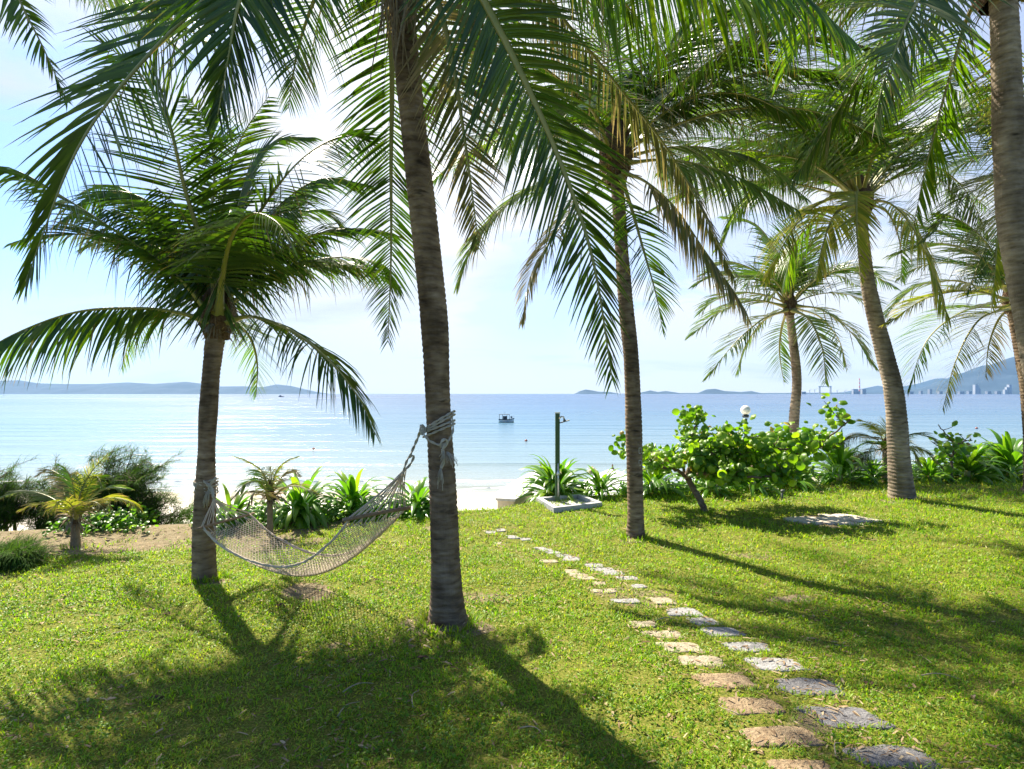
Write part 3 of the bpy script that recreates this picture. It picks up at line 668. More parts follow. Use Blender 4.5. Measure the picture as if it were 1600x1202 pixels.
# ---- B: big central palm
B_ = thing('palm_tree', 'tall coconut palm in the middle with rope wound around its trunk', 'palm tree', (P(700, 970, 5.26)[0], 5.26, 0), 'coconut palms on the lawn')
spB = spec_px([(700, 1000, 5.26, 66), (700, 975, 5.26, 61), (699, 955, 5.26, 55), (698, 925, 5.26, 49), (696, 870, 5.25, 45), (692, 760, 5.2, 43), (686, 660, 5.18, 39), (684, 615, 5.15, 39), (679, 510, 5.1, 45), (668, 400, 5.08, 44), (655, 280, 5.05, 43), (643, 170, 5.0, 41), (632, 60, 4.95, 42), (622, -40, 4.92, 42), (614, -120, 4.9, 42)])
trunk(B_, spB, M['bark'], ring=.05)
cB = P(612, -150, 4.9)
hub(B_, cB, .17, h=.55, seed=2)
FR = [
 dict(pts=pf((600, -160, 4.8), (520, -190, 4.3), (430, -130, 3.8), (378, -10, 3.4), (358, 80, 3.2), (340, 180, 3.05)), droop=.9, ll=.78, kind='frond', side=(.93, .3, -.1), roll=0, lift=-.1, hang=.35, cols=3, sp=.045, width=.042, K=6),
 dict(pts=pf((598, -150, 4.8), (480, -150, 4.4), (340, -20, 4.0), (215, 105, 3.7), (120, 235, 3.5), (40, 440, 3.4)), droop=.7, ll=.74, side=(.78, -.3, -.5), lift=.05, K=6),
 dict(pts=pf((600, -120, 5.1), (600, -40, 5.4), (612, 90, 5.6), (611, 260, 5.7), (611, 400, 5.75), (606, 535, 5.8)), droop=.7, ll=.62, side=(1, .25, 0), lift=.0, start=.1),
 dict(pts=pf((640, -130, 4.9), (675, -30, 4.8), (704, 80, 4.7), (722, 190, 4.7), (740, 320, 4.7), (748, 390, 4.7)), droop=.9, ll=.52, side=(1, -.3, .1), kind='frond_dry', lift=.0),
 dict(pts=pf((640, -160, 4.8), (720, -60, 4.4), (800, 85, 4.1), (870, 240, 3.95), (925, 400, 3.85), (957, 595, 3.8)), droop=.95, ll=.62, side=(.9, -.1, .45), lift=.05, cols=3, K=6, sp=.044, width=.040, r0=.036),
 dict(pts=pf((640, -170, 5.0), (760, -120, 5.2), (880, 30, 5.4), (970, 140, 5.5), (1060, 260, 5.6), (1150, 440, 5.7)), droop=1.6, ll=.6, kind='frond_dry', lift=.0, ragged=.3),
 dict(pts=pf((630, -180, 4.7), (760, -230, 4.2), (930, -150, 3.9), (1090, -80, 3.8), (1230, -25, 3.8), (1330, 60, 3.8)), droop=2.2, ll=1.0, kind='frond_bright', lift=.0, cols=3, K=6, sp=.044, width=.040, hang=.9),
 dict(pts=pf((620, -170, 5.1), (700, -150, 5.6), (760, 20, 6.0), (790, 150, 6.2), (800, 260, 6.3)), droop=1.0, ll=.55, side=(1, .1, .2), lift=.0),
 dict(pts=pf((600, -150, 5.2), (520, -60, 5.6), (470, 60, 5.9), (450, 170, 6.0)), droop=1.4, ll=.6, side=(1, .3, 0), lift=.0),
 dict(pts=pf((595, -170, 4.9), (480, -230, 4.9), (360, -150, 4.9), (270, -40, 4.9), (215, 60, 4.9)), droop=1.8, ll=.6, lift=.0),
]
for f in FR: frond(B_, **f)
for az, el, L, bd in ((80, 45, 4.6, 60), (105, 45, 4.6, 60), (58, 52, 4.6, 60), (130, 50, 4.6, 60), (20, 55, 4.0, 100), (60, 70, 3.8, 70), (100, 50, 4, 90), (75, 35, 4.4, 75), (95, 25, 4.2, 60), (50, 40, 4.4, 80), (120, 40, 4.2, 80), (35, 25, 4.2, 70), (350, 60, 4, 80), (150, 60, 3.8, 100), (200, 65, 3.8, 80), (245, 45, 3.9, 80), (290, 60, 3.9, 70), (330, 45, 4.0, 90), (180, 20, 3.6, 70)):
    frond(B_, arc(cB, az, el, L, bd), droop=1.4, ll=.7)
# pale dead strands hanging beside the top of the trunk
b = MB(); m = 70
o = np.array([P(x, y, 4.85) for x, y in zip(rng.uniform(596, 662, m), rng.uniform(-120, 30, m))]); o[:, 1] += rng.uniform(-.25, .05, m)
A, U, V = strips(o, np.tile([0.0, 0, -1.], (m, 1)) + rng.normal(0, .15, (m, 3)), np.tile([1., .3, 0], (m, 1)), rng.uniform(.3, .8, m), rng.uniform(.006, .014, m), 5, .6)
b.grid(A, U, V); b.build('hanging_fibre', M['husk'], B_)

# ---- C: straight palm right of the path
C_ = thing('palm_tree', 'slim coconut palm just left of the broad-leaved shrub, faded marks on its trunk', 'palm tree', (P(993, 843, 8.3)[0], 8.3, 0), 'coconut palms on the lawn')
spC = spec_px([(993, 862, 8.3, 30), (993, 843, 8.3, 28), (993, 800, 8.3, 26), (992, 740, 8.3, 26), (990, 650, 8.35, 25), (986, 560, 8.4, 24), (978, 480, 8.5, 24), (972, 400, 8.7, 20), (966, 310, 8.95, 20), (962, 250, 9.1, 20)])
_, lC, rC = trunk(C_, spC, M['bark'], ring=.06)
cC = P(962, 245, 9.1)
hub(C_, cC, .17, h=.75, seed=3, n=26)
FR = [
 dict(pts=pf((945, 260, 9.0), (900, 262, 8.7), (840, 290, 8.4), (780, 330, 8.2), (740, 385, 8.1), (714, 450, 8.0)), droop=1.7, ll=.7, lift=.1, kind='frond_grey'),
 dict(pts=pf((950, 275, 9.0), (910, 310, 8.7), (865, 370, 8.4), (830, 430, 8.3), (815, 505, 8.2)), droop=1.5, ll=.6, lift=.1, kind='frond_dry'),
 dict(pts=pf((970, 275, 8.9), (988, 330, 8.7), (1008, 400, 8.6), (1025, 460, 8.5), (1036, 520, 8.5)), droop=1.2, ll=.55, side=(1, .2, .1), kind='frond', lift=.0, miss=.25),
 dict(pts=pf((975, 270, 8.9), (1010, 285, 8.6), (1055, 325, 8.3), (1100, 390, 8.1), (1150, 460, 8.0), (1170, 500, 8.0)), droop=2.6, ll=.7, lift=.0, kind='frond_dry', miss=.3, hang=.6),
 dict(pts=pf((980, 255, 9.0), (1040, 250, 8.8), (1110, 262, 8.6), (1180, 290, 8.4), (1250, 330, 8.3)), droop=3.0, ll=.8, lift=.0, kind='frond_grey', miss=.15, hang=.6),
 dict(pts=pf((980, 245, 9.1), (1040, 232, 9.3), (1110, 232, 9.5), (1190, 255, 9.6), (1260, 310, 9.7)), droop=2.6, ll=.8, lift=.0, kind='frond_grey', hang=.6),
 dict(pts=pf((950, 235, 9.1), (925, 160, 9.2), (890, 90, 9.2), (830, 40, 9.2), (760, 50, 9.2)), droop=1.4, ll=.85, lift=.1, kind='frond_bright'),
 dict(pts=pf((958, 235, 9.1), (950, 130, 9.3), (955, 30, 9.4), (985, -60, 9.5)), droop=.9, ll=.85, side=(1, 0, 0), lift=.1, kind='frond'),
 dict(pts=pf((968, 235, 9.1), (1000, 150, 9.1), (1050, 90, 9.0), (1120, 60, 9.0), (1200, 80, 9.0)), droop=1.6, ll=.85, lift=.1),
 dict(pts=pf((972, 240, 9.0), (1020, 190, 8.8), (1090, 150, 8.5), (1170, 150, 8.3), (1250, 190, 8.1)), droop=1.8, ll=.85, lift=.1, kind='frond'),
 dict(pts=pf((948, 240, 9.2), (900, 205, 9.5), (840, 190, 9.8), (770, 205, 10.0), (715, 260, 10.1)), droop=1.6, ll=.8, lift=.1, kind='frond_bright'),
 dict(pts=pf((952, 238, 9.0), (935, 190, 8.5), (915, 165, 8.0), (885, 180, 7.5), (860, 230, 7.1)), droop=1.6, ll=.7, lift=.1, kind='frond'),
]
for f in FR: frond(C_, sp=.045, width=.038, **f)
for az, el, L, bd in ((5, 55, 4.4, 80), (350, 30, 4.2, 70), (330, 50, 4, 90), (25, 65, 4.4, 80), (165, 55, 4.2, 90), (200, 60, 3.8, 100), (20, 38, 4.2, 70), (60, 40, 4.2, 70), (110, 42, 4, 70), (345, 45, 4, 80), (150, 35, 4, 70), (40, 60, 3.6, 90), (85, 70, 3.4, 60), (130, 55, 3.6, 90), (300, 60, 3.0, 90), (0, 65, 3.6, 90), (180, 55, 3.5, 80)):
    frond(C_, arc(cC, az, el, L, bd), droop=1.5, ll=.85, sp=.05, width=.04)
b = MB()   # a spent flower stalk with thin yellow sprays
m = 60; az = rng.uniform(2.2, 4.4, m)
o = np.tile(P(935, 225, 8.8), (m, 1)) + rng.normal(0, .06, (m, 3))
A, U, V = strips(o, np.stack([np.cos(az), np.sin(az) * .6, rng.uniform(-.3, .9, m)], -1), np.tile([0, 1., .2], (m, 1)), rng.uniform(.3, .6, m), rng.uniform(.008, .016, m), 4, 1.0)
b.grid(A, U, V); b.build('flower_spray', M['rachis'], C_)

# ---- D: leaning palm on the right lawn
D_ = thing('palm_tree', 'leaning coconut palm on the right lawn with yellowing fronds and marks on its trunk', 'palm tree', (P(1410, 782, 11.3)[0], 11.3, 0), 'coconut palms on the lawn')
spD = spec_px([(1411, 800, 11.3, 50), (1410, 782, 11.3, 46), (1408, 760, 11.3, 39), (1405, 720, 11.3, 34), (1401, 650, 11.3, 31), (1394, 600, 11.3, 31), (1380, 545, 11.3, 29), (1366, 490, 11.2, 26), (1356, 440, 11.1, 22), (1349, 380, 11.0, 19), (1345, 330, 10.9, 19)], 1.15)
_, lD, rD = trunk(D_, spD, M['bark_light'], ring=.07)
cD = P(1345, 318, 10.9)
hub(D_, cD, .135, h=.55, seed=4, n=22)
FR = [
 dict(pts=pf((1342, 312, 10.7), (1338, 300, 10.2), (1338, 330, 9.8), (1340, 380, 9.6), (1346, 440, 9.5)), droop=.9, ll=.5, side=(1, 0, 0), kind='frond_yellow', lift=.0),
 dict(pts=pf((1355, 315, 10.8), (1390, 318, 10.4), (1425, 355, 10.1), (1455, 420, 9.9), (1482, 500, 9.8)), droop=2.4, ll=.7, kind='frond_yellow', lift=.0, miss=.15),
 dict(pts=pf((1332, 312, 10.8), (1290, 312, 10.5), (1245, 350, 10.3), (1215, 400, 10.2), (1195, 440, 10.1)), droop=2.4, ll=.7, kind='frond_yellow', lift=.0),
 dict(pts=pf((1335, 305, 10.8), (1280, 268, 10.8), (1215, 275, 10.7), (1160, 320, 10.6), (1120, 390, 10.6)), droop=2.0, ll=.8, kind='frond_bright', lift=.05),
 dict(pts=pf((1330, 300, 10.9), (1260, 240, 11.1), (1190, 220, 11.3), (1110, 245, 11.5), (1060, 310, 11.6)), droop=2.0, ll=.8, kind='frond', lift=.05),
 dict(pts=pf((1340, 295, 10.9), (1310, 220, 10.9), (1260, 160, 10.9), (1190, 130, 10.9), (1120, 150, 10.9)), droop=1.6, ll=.9, kind='frond', lift=.1),
 dict(pts=pf((1345, 295, 10.9), (1345, 200, 11), (1330, 110, 11.1), (1290, 30, 11.2)), droop=1.2, ll=.9, side=(1, 0, 0), kind='frond_bright', lift=.1),
 dict(pts=pf((1350, 295, 10.9), (1375, 220, 11), (1420, 160, 11.1), (1490, 140, 11.2), (1550, 180, 11.3)), droop=1.6, ll=.9, kind='frond', lift=.1),
 dict(pts=pf((1355, 305, 10.9), (1400, 265, 11), (1460, 260, 11.1), (1510, 300, 11.2), (1545, 370, 11.3)), droop=2.0, ll=.8, kind='frond_grey', lift=.05),
 dict(pts=pf((1335, 318, 10.7), (1305, 335, 10.2), (1285, 385, 9.9), (1275, 440, 9.8)), droop=1.6, ll=.6, side=(1, .3, .2), kind='frond_yellow', lift=.0),
 dict(pts=pf((1350, 320, 11.1), (1385, 330, 11.6), (1405, 375, 12), (1410, 440, 12.2)), droop=1.6, ll=.6, side=(1, .3, .2), kind='frond', lift=.0),
 dict(pts=pf((1328, 318, 11.0), (1280, 335, 11.4), (1240, 385, 11.7), (1225, 450, 11.9)), droop=2.0, ll=.7, kind='frond_bright', lift=.0),
]
for f in FR: frond(D_, sp=.055, width=.045, **f)
for az, el, L, bd in ((170, 60, 4.6, 75), (150, 55, 4.6, 70), (195, 52, 4.6, 80), (10, 60, 4.4, 80), (350, 50, 4.2, 80), (230, 60, 4, 100), (180, 42, 4.2, 75), (160, 30, 4.2, 60), (205, 30, 4, 75), (100, 48, 4, 70), (60, 45, 4, 80), (20, 40, 4, 80), (190, 60, 4, 60), (30, 60, 3.6, 90), (80, 70, 3.4, 60), (140, 60, 3.6, 80), (260, 60, 3.2, 80), (330, 60, 3.6, 90), (215, 50, 3.6, 80)):
    frond(D_, arc(cD, az, el, L, bd), droop=1.5, ll=.9, sp=.06, width=.045, kind='frond_bright')

# ---- E: small palm beyond the shrub
ex, ey = P(1240, 700, 16)[0], 16.0
E_ = thing('palm_tree', 'small distant coconut palm rising behind the broad-leaved shrub', 'palm tree', (ex, ey, Gf(ex, ey)), 'coconut palms on the lawn')
spE = [(np.array([ex, ey, Gf(ex, ey) - .1]), .2)] + spec_px([(1239, 700, 16, 18), (1241, 650, 16, 16), (1245, 595, 16, 15), (1240, 540, 16, 14), (1234, 490, 16, 13), (1234, 478, 16, 12)], 1.1)
trunk(E_, spE, M['bark_light'], ring=.09, n=16)
cE = P(1234, 478, 16)
hub(E_, cE, .125, h=.45, seed=5, n=16)
FR = [
 dict(pts=pf((1225, 478, 15.9), (1180, 470, 15.6), (1130, 485, 15.3), (1075, 528, 15)), droop=1.5, ll=.75, kind='frond_grey'),
 dict(pts=pf((1228, 485, 15.9), (1190, 500, 15.4), (1145, 540, 15), (1103, 592, 14.8)), droop=1.5, ll=.75, kind='frond_grey'),
 dict(pts=pf((1245, 478, 15.9), (1285, 485, 15.5), (1330, 520, 15.2), (1368, 575, 15)), droop=1.5, ll=.8, kind='frond_grey'),
 dict(pts=pf((1240, 485, 15.8), (1265, 500, 15.2), (1285, 545, 14.8), (1290, 600, 14.6)), droop=1.2, ll=.7, side=(1, 0, .2), kind='frond_grey'),
 dict(pts=pf((1230, 488, 16.2), (1222, 510, 16.6), (1218, 550, 16.8), (1225, 600, 17)), droop=1.2, ll=.6, side=(1, 0, .2)),
 dict(pts=pf((1228, 475, 16), (1190, 430, 16), (1140, 410, 16), (1095, 430, 16)), droop=1.6, ll=.8, kind='frond_grey'),
 dict(pts=pf((1240, 470, 16), (1290, 430, 16), (1350, 425, 16), (1400, 450, 16)), droop=1.6, ll=.85),
 dict(pts=pf((1236, 470, 16), (1250, 410, 16), (1290, 360, 16), (1340, 350, 16)), droop=1.4, ll=.85),
 dict(pts=pf((1232, 470, 16), (1215, 400, 16), (1180, 350, 16), (1130, 340, 16)), droop=1.4, ll=.85, kind='frond_bright'),
 dict(pts=pf((1234, 470, 16), (1236, 390, 16), (1250, 320, 16)), droop=1.0, ll=.85, side=(1, 0, 0)),
 dict(pts=pf((1230, 485, 16), (1195, 500, 16.5), (1165, 540, 17), (1150, 585, 17.2)), droop=1.4, ll=.7),
 dict(pts=pf((1242, 482, 16.2), (1280, 495, 16.8), (1310, 530, 17.2), (1325, 580, 17.4)), droop=1.4, ll=.7),
]
for f in FR: frond(E_, sp=.085, width=.06, K=4, r0=.04, **f)
for az, el, L, bd in ((60, 60, 3, 90), (120, 60, 3, 90), (250, 60, 2.6, 90), (300, 50, 2.6, 90), (20, 55, 3, 90), (160, 55, 3, 90), (90, 80, 2.8, 50), (220, 45, 2.8, 90), (0, 30, 2.8, 80), (180, 30, 2.8, 80)):
    frond(E_, arc(cE, az, el, L, bd), droop=1.3, ll=.9, sp=.09, width=.06, K=4)

# ---- F: palm at the right edge
F_ = thing('palm_tree', 'tall thick-trunked coconut palm cut by the right edge of the photo', 'palm tree', (P(1650, 905, 6.5)[0], 6.5, 0), 'coconut palms on the lawn')
spF = spec_px([(1652, 930, 6.5, 78), (1650, 902, 6.5, 72), (1644, 800, 6.5, 58), (1636, 700, 6.48, 54), (1624, 590, 6.45, 52), (1610, 500, 6.43, 52), (1594, 420, 6.42, 52), (1581, 330, 6.4, 52), (1575, 200, 6.38, 52), (1572, 90, 6.35, 48), (1568, 10, 6.3, 44), (1564, -30, 6.3, 44)], 1.33)
trunk(F_, spF, M['bark_light'], ring=.05)
cF = P(1562, -45, 6.3)
hub(F_, cF, .2, h=.6, seed=6, n=20)
FR = [
 dict(pts=pf((1548, -50, 6.1), (1490, -40, 5.5), (1435, 0, 5.0), (1400, 75, 4.7), (1380, 130, 4.55), (1366, 195, 4.5)), droop=1.0, ll=.72, side=(.93, .2, .3), kind='frond_grey', lift=.0, cols=3, K=6),
 dict(pts=pf((1555, -30, 6.5), (1515, 20, 6.9), (1487, 110, 7.1), (1462, 200, 7.2), (1440, 290, 7.3), (1428, 352, 7.3)), droop=.8, ll=.72, side=(1, .2, .3), kind='frond_bright', lift=.0),
 dict(pts=pf((1570, -20, 6.6), (1560, 60, 6.9), (1562, 200, 7.0), (1560, 340, 7.0), (1550, 480, 7.0)), droop=1.0, ll=.55, side=(1, .2, .1), kind='frond_yellow', lift=.0),
 dict(pts=pf((1548, -60, 6.3), (1470, -90, 6.1), (1370, -60, 5.9), (1280, 20, 5.8), (1220, 120, 5.8)), droop=2.4, ll=.85, kind='frond_bright', lift=.0),
 dict(pts=pf((1550, -50, 6.6), (1460, -30, 7.2), (1380, 60, 7.6), (1310, 170, 7.8), (1240, 280, 7.9)), droop=1.8, ll=.85, kind='frond', lift=.0),
 dict(pts=pf((1548, -60, 6.2), (1440, -130, 5.8), (1300, -130, 5.4), (1160, -60, 5.1), (1060, 50, 4.9)), droop=2.8, ll=.85, kind='frond_grey', lift=.0, cols=3),
 dict(pts=pf((1552, -50, 6.9), (1480, 0, 7.8), (1400, 100, 8.4), (1340, 220, 8.8)), droop=1.8, ll=.85, kind='frond', lift=.0),
]
for f in FR: frond(F_, **f)
for az, el, L, bd in ((170, 32, 4.6, 60), (150, 25, 4.6, 60), (195, 38, 4.6, 70), (125, 38, 4.6, 75), (160, 10, 4.4, 60), (180, 50, 4.6, 90), (0, 55, 4.0, 90), (45, 60, 3.8, 90), (90, 60, 4, 90), (140, 60, 4, 80), (190, 65, 3.8, 70), (240, 60, 3.9, 80), (300, 50, 3.9, 80), (330, 20, 3.6, 80)):
    frond(F_, arc(cF, az, el, L, bd), droop=1.5, ll=.75)

# ---- G, H: palms behind the right edge;  I: palm left of the frame
def back_palm(label, base, top, d, fr, auto, seed, r=.16, kind='frond'):
    bx = P(base[0], 700, d)[0]
    o = thing('palm_tree', label, 'palm tree', (bx, d, Gf(bx, d)), 'coconut palms on the lawn')
    c = P(top[0], top[1], d)
    b0 = np.array([bx, d, Gf(bx, d) - .1]); mid = (b0 * .55 + c * .45) + np.array([.15, 0, 0])
    trunk(o, [(b0, r * 1.5), (b0 + (mid - b0) * .12, r * 1.1), (mid, r), (c, r * .8)], M['bark'], ring=.07, n=16)
    hub(o, c, r * .8, h=.45, seed=seed)
    for f in fr: frond(o, **f)
    for az, el, L, bd in auto: frond(o, arc(c, az, el, L, bd), droop=1.5, ll=.8, sp=.06, width=.045, kind=kind)
    return o
back_palm('coconut palm hidden behind the right edge trunk, fronds spread low over the bay', (1615, 0), (1583, 470), 12.0, [
 dict(pts=pf((1572, 468, 11.8), (1520, 455, 11.4), (1450, 465, 11.1), (1383, 508, 10.9)), droop=1.6, ll=.6, kind='frond_yellow', sp=.06, width=.04),
 dict(pts=pf((1574, 480, 11.9), (1510, 485, 11.6), (1450, 530, 11.3), (1418, 612, 11.1)), droop=1.4, ll=.75, kind='frond_bright', sp=.06, width=.04),
 dict(pts=pf((1576, 482, 11.7), (1530, 500, 11.1), (1495, 560, 10.7), (1473, 640, 10.5)), droop=1.3, ll=.6, kind='frond_yellow', sp=.06, width=.04),
 dict(pts=pf((1574, 470, 12.2), (1500, 440, 12.6), (1430, 450, 12.9), (1380, 500, 13)), droop=1.5, ll=.7, kind='frond_grey', sp=.06, width=.04),
 dict(pts=pf((1578, 462, 12.0), (1530, 400, 12.0), (1460, 380, 12.0), (1390, 400, 12)), droop=1.5, ll=.8, kind='frond_grey', sp=.06, width=.04),
 dict(pts=pf((1580, 480, 12.0), (1560, 500, 12.4), (1545, 540, 12.7), (1540, 590, 12.8)), droop=1.5, ll=.6, kind='frond_dry', sp=.06, width=.04),
], [(150, 70, 3, 60), (110, 60, 3, 90), (60, 55, 3, 90), (20, 60, 3, 90), (-30, 50, 3, 90), (200, 65, 3, 70), (250, 60, 2.6, 80)], 11)
back_palm('coconut palm standing outside the right edge, pale fronds reaching in at mid height', (1760, 0), (1680, 290), 10.0, [
 dict(pts=pf((1665, 290, 10), (1600, 270, 9.9), (1520, 300, 9.8), (1440, 380, 9.7)), droop=1.5, ll=.75, kind='frond_grey', sp=.055, width=.04),
 dict(pts=pf((1665, 285, 10), (1600, 210, 9.9), (1520, 180, 9.8), (1440, 220, 9.7)), droop=1.5, ll=.8, kind='frond_bright', sp=.055, width=.04),
 dict(pts=pf((1665, 300, 10), (1610, 310, 9.6), (1550, 370, 9.3), (1510, 460, 9.1)), droop=1.5, ll=.7, kind='frond', sp=.055, width=.04),
], [(150, 60, 3.2, 70), (100, 60, 3.2, 90), (40, 60, 3.2, 90), (0, 50, 3.2, 90), (200, 60, 3.2, 80), (300, 50, 3.2, 80)], 12)
back_palm('palm outside the left edge, a frond tip hanging into the top left corner', (-420, 0), (-230, -210), 6.5, [
 dict(pts=pf((-215, -215, 6.4), (-120, -230, 6.2), (-30, -130, 6.0), (35, 10, 5.8), (70, 80, 5.75), (105, 160, 5.7)), droop=1.2, ll=.45, kind='frond', miss=.25, side=(.9, .1, .4), lift=.0, ragged=.4),
 dict(pts=pf((-215, -225, 6.4), (-60, -280, 6.4), (120, -190, 6.4), (240, -70, 6.4), (262, 5, 6.4)), droop=1.6, ll=.4, kind='frond', miss=.2, lift=.0),
], [(20, 15, 4.6, 30), (40, 20, 4.6, 35), (55, 25, 4.6, 40), (10, 30, 4.6, 50), (30, 40, 4.6, 70), (70, 20, 4.6, 40), (48, 5, 4.4, 25), (85, 30, 4.6, 50), (60, 60, 3, 90), (120, 60, 3.4, 90), (200, 60, 3.4, 90), (280, 50, 3.4, 90), (320, 60, 3.2, 70)], 13)

# painted marks on two trunks
def mark(tree, px, py, d, rad, cx, h, rot=0):
    """a small faded D-shaped ring painted on the bark"""
    pts2 = [(-.4, -.5), (-.4, .5), (.15, .5), (.4, .22), (.4, -.22), (.15, -.5), (-.4, -.5)]
    b = MB()
    o = P(px, py, d); axis_x = P(cx, py, d)[0]
    q = []
    for i in range(len(pts2) - 1):
        for f in np.linspace(0, 1, 5)[:-1]:
            q.append(((pts2[i][0] * (1 - f) + pts2[i + 1][0] * f), (pts2[i][1] * (1 - f) + pts2[i + 1][1] * f)))
    def on(u, v):
        x = o[0] + u * h * .8; dx = min(abs(x - axis_x) / rad, .97)
        return [x, d - rad * 1.06 * math.sqrt(1 - dx * dx) - .004, o[2] + v * h]
    inner = [on(u * .72, v * .76) for u, v in q]; outer = [on(u, v) for u, v in q]
    b.grid(np.array([[inner, outer]]), close=True)
    return b.build('painted_mark', M['paint'], tree)
for py, hh in ((703, .085), (722, .085)):
    mark(C_, 998, py, 8.32, .118, 991.5, hh)
for py, hh in ((670, .105), (688, .10)):
    mark(D_, 1409, py, 11.3, .185, 1402, hh)

# ------------------------------------------------------------------ hammock
def twist_rope(b, pts, r, turns=14, n=5):
    C, L = crspline(pts, max(12, int(sum(np.linalg.norm(np.diff(np.array(pts), axis=0), axis=1)) / .02) + 8))
    T = unit(np.gradient(C, axis=0)); X = unit(np.cross(T, [.3, .9, .2])); Y = np.cross(T, X)
    s = np.linspace(0, L, len(C)) / (r * 7) * 2 * PI / 2
    for k in (0, PI):
        b.tube(C + (X * np.cos(s + k)[:, None] + Y * np.sin(s + k)[:, None]) * r * .55, r * .62, n)
def tassel(b, p, d, L, m=26, r=.003, spread=.25):
    p = np.array(p)
    for k in range(m):
        dd = np.array(d) + rng.normal(0, spread, 3); l = L * rng.uniform(.5, 1.1)
        q = [p, p + dd * l * .5, p + dd * l * .85 + np.array([0, 0, -.02]), p + dd * l * .9 + np.array([0, 0, -l * .3])]
        b.tube(q, r, 3)
H_ = thing('hammock', 'pale rope net hammock with two wooden spreader bars hung between two palms', 'hammock', (-2.3, 5.8, 0))
Ln, Lf = P(311, 826, 5.95), P(394, 803, 6.64)
Rn, Rf = P(541, 812, 4.9), P(637, 794, 5.45)
near = crspline([Ln * .94 + Lf * .06, P(341, 850, 5.85), P(364, 864, 5.77), P(395, 878, 5.65), P(437, 886, 5.5), P(477, 877, 5.33), P(519, 845, 5.05), Rn * .95 + Rf * .05], 61)[0]
far = crspline([Lf * .94 + Ln * .06, P(430, 838, 6.45), P(482, 863, 6.25), P(525, 868, 6.05), P(565, 856, 5.83), P(600, 830, 5.62), Rf * .95 + Rn * .05], 61)[0]
def surf(u, v):   # u along 0..60, v across 0..1
    i = np.clip(u, 0, 60); k = np.minimum(i.astype(int), 59); f = (i - k)[..., None]
    a = near[k] * (1 - f) + near[k + 1] * f; c = far[k] * (1 - f) + far[k + 1] * f
    p = a * (1 - v[..., None]) + c * v[..., None]
    w = np.sin(PI * i / 60) ** .8
    p = p.copy(); p[..., 2] -= .15 * w * (4 * v * (1 - v)) ** .8
    return p
b = MB(); nc = 18; nu = 56
for j in range(nc + 1):
    for ph in (0, 1):
        u = np.linspace(2.2, 57.8, nu); k = np.arange(nu)
        v = (j + .46 * np.where((k + ph) % 2 == 0, 1, -1) * (1 if 0 < j < nc else .25)) / nc
        b.tube(surf(u, np.clip(v + rng.normal(0, .002, nu), 0, 1)), .0036, 4, cap=False)
for e in (near, far):
    for dz in (0, .008, -.008):
        b.tube(e + np.array([0, 0, dz]) + rng.normal(0, .003, e.shape), .006, 5)
for bar_a, bar_b, uu, s in ((Ln, Lf, 2.2, 0), (Rn, Rf, 57.8, 60)):       # loops from the net round the bars
    for j in range(nc + 1):
        q = (j + .0) / nc
        e = surf(np.array([uu]), np.array([q]))[0]
        jb = (round(q * 9) / 9) * .9 + .05
        m = bar_a * (1 - jb) + bar_b * jb
        b.tube([e, m + np.array([0, 0, -.012])], .0038, 4, cap=False)
b.build('net', M['net'], H_)
for (p, q, r) in ((Ln, Lf, .014), (Rn, Rf, .018)):
    b = MB(); e = (q - p) / np.linalg.norm(q - p)
    pts = [p - e * .03, p, p * .7 + q * .3 + [0, 0, .004], p * .3 + q * .7 + [0, 0, .003], q, q + e * .03]
    b.tube(crspline(pts, 16)[0], r, 10); b.build('spreader_bar', M['bar'], H_)
gL = P(334, 780, 6.22); gR = P(631, 736, 5.2)
for (p, q, g, nm) in ((Ln, Lf, gL, 'l'), (Rn, Rf, gR, 'r')):
    b = MB()
    for j in range(10):
        for dj in (-.012, .012):
            t = .05 + .9 * j / 9 + dj
            a = p * (1 - t) + q * t + np.array([0, 0, .012])
            mid = (a + g) / 2 + np.array([0, 0, -.015]) + rng.normal(0, .008, 3)
            b.tube(crspline([a, mid, g + rng.normal(0, .008, 3)], 9)[0], .0048, 4, cap=False)
    b.build('fan_cords', M['net'], H_)
b = MB()   # right tie rope: bundle, knot, loops round the tall palm, frayed end
cx, cy = P(686, 655, 5.18)[:2]; r = .128
twist_rope(b, [gR, P(633, 728, 5.18), P(638, 716, 5.18), P(645, 712, 5.18), P(646, 716, 5.2), P(640, 727, 5.21), P(634, 733, 5.21)], .011)
twist_rope(b, [P(640, 715, 5.18), P(646, 700, 5.15), P(653, 684, 5.1), P(658, 670, 5.06)], .012)
def wrap(z0, k, a0, a1, rr=r, n=40, dy=0):
    a = np.linspace(a0, a1, n)
    return np.stack([cx + rr * np.cos(a), cy + dy + rr * np.sin(a), z0 + k * np.cos(a)], -1)
for z0, k in ((1.855, .085), (1.83, .08), (1.80, .055), (1.765, .06)):
    twist_rope(b, wrap(z0, k, -PI * 1.02, PI * 1.0, r + .012), .0105)
twist_rope(b, [P(659, 664, 5.06), P(657, 672, 5.03), P(660, 678, 5.04), P(663, 671, 5.06), P(660, 664, 5.07)], .016)
twist_rope(b, [P(660, 676, 5.04), P(670, 688, 5.03), P(684, 695, 5.02), P(692, 695, 5.0)], .010)
twist_rope(b, [P(706, 652, 5.1), P(708, 668, 5.08), P(706, 680, 5.04), P(698, 692, 5.01), P(691, 695, 5.0)], .010)
twist_rope(b, [P(690, 700, 5.0), P(689, 692, 4.98), P(694, 687, 4.98), P(699, 690, 5.0), P(695, 698, 5.0), P(690, 704, 4.99)], .012)
twist_rope(b, [P(693, 694, 5.0), P(692, 706, 4.99), P(694, 718, 5.0), P(689, 732, 5.0)], .014)
tassel(b, P(689, 730, 5.0), (-.12, -.05, -1), .11, 30)
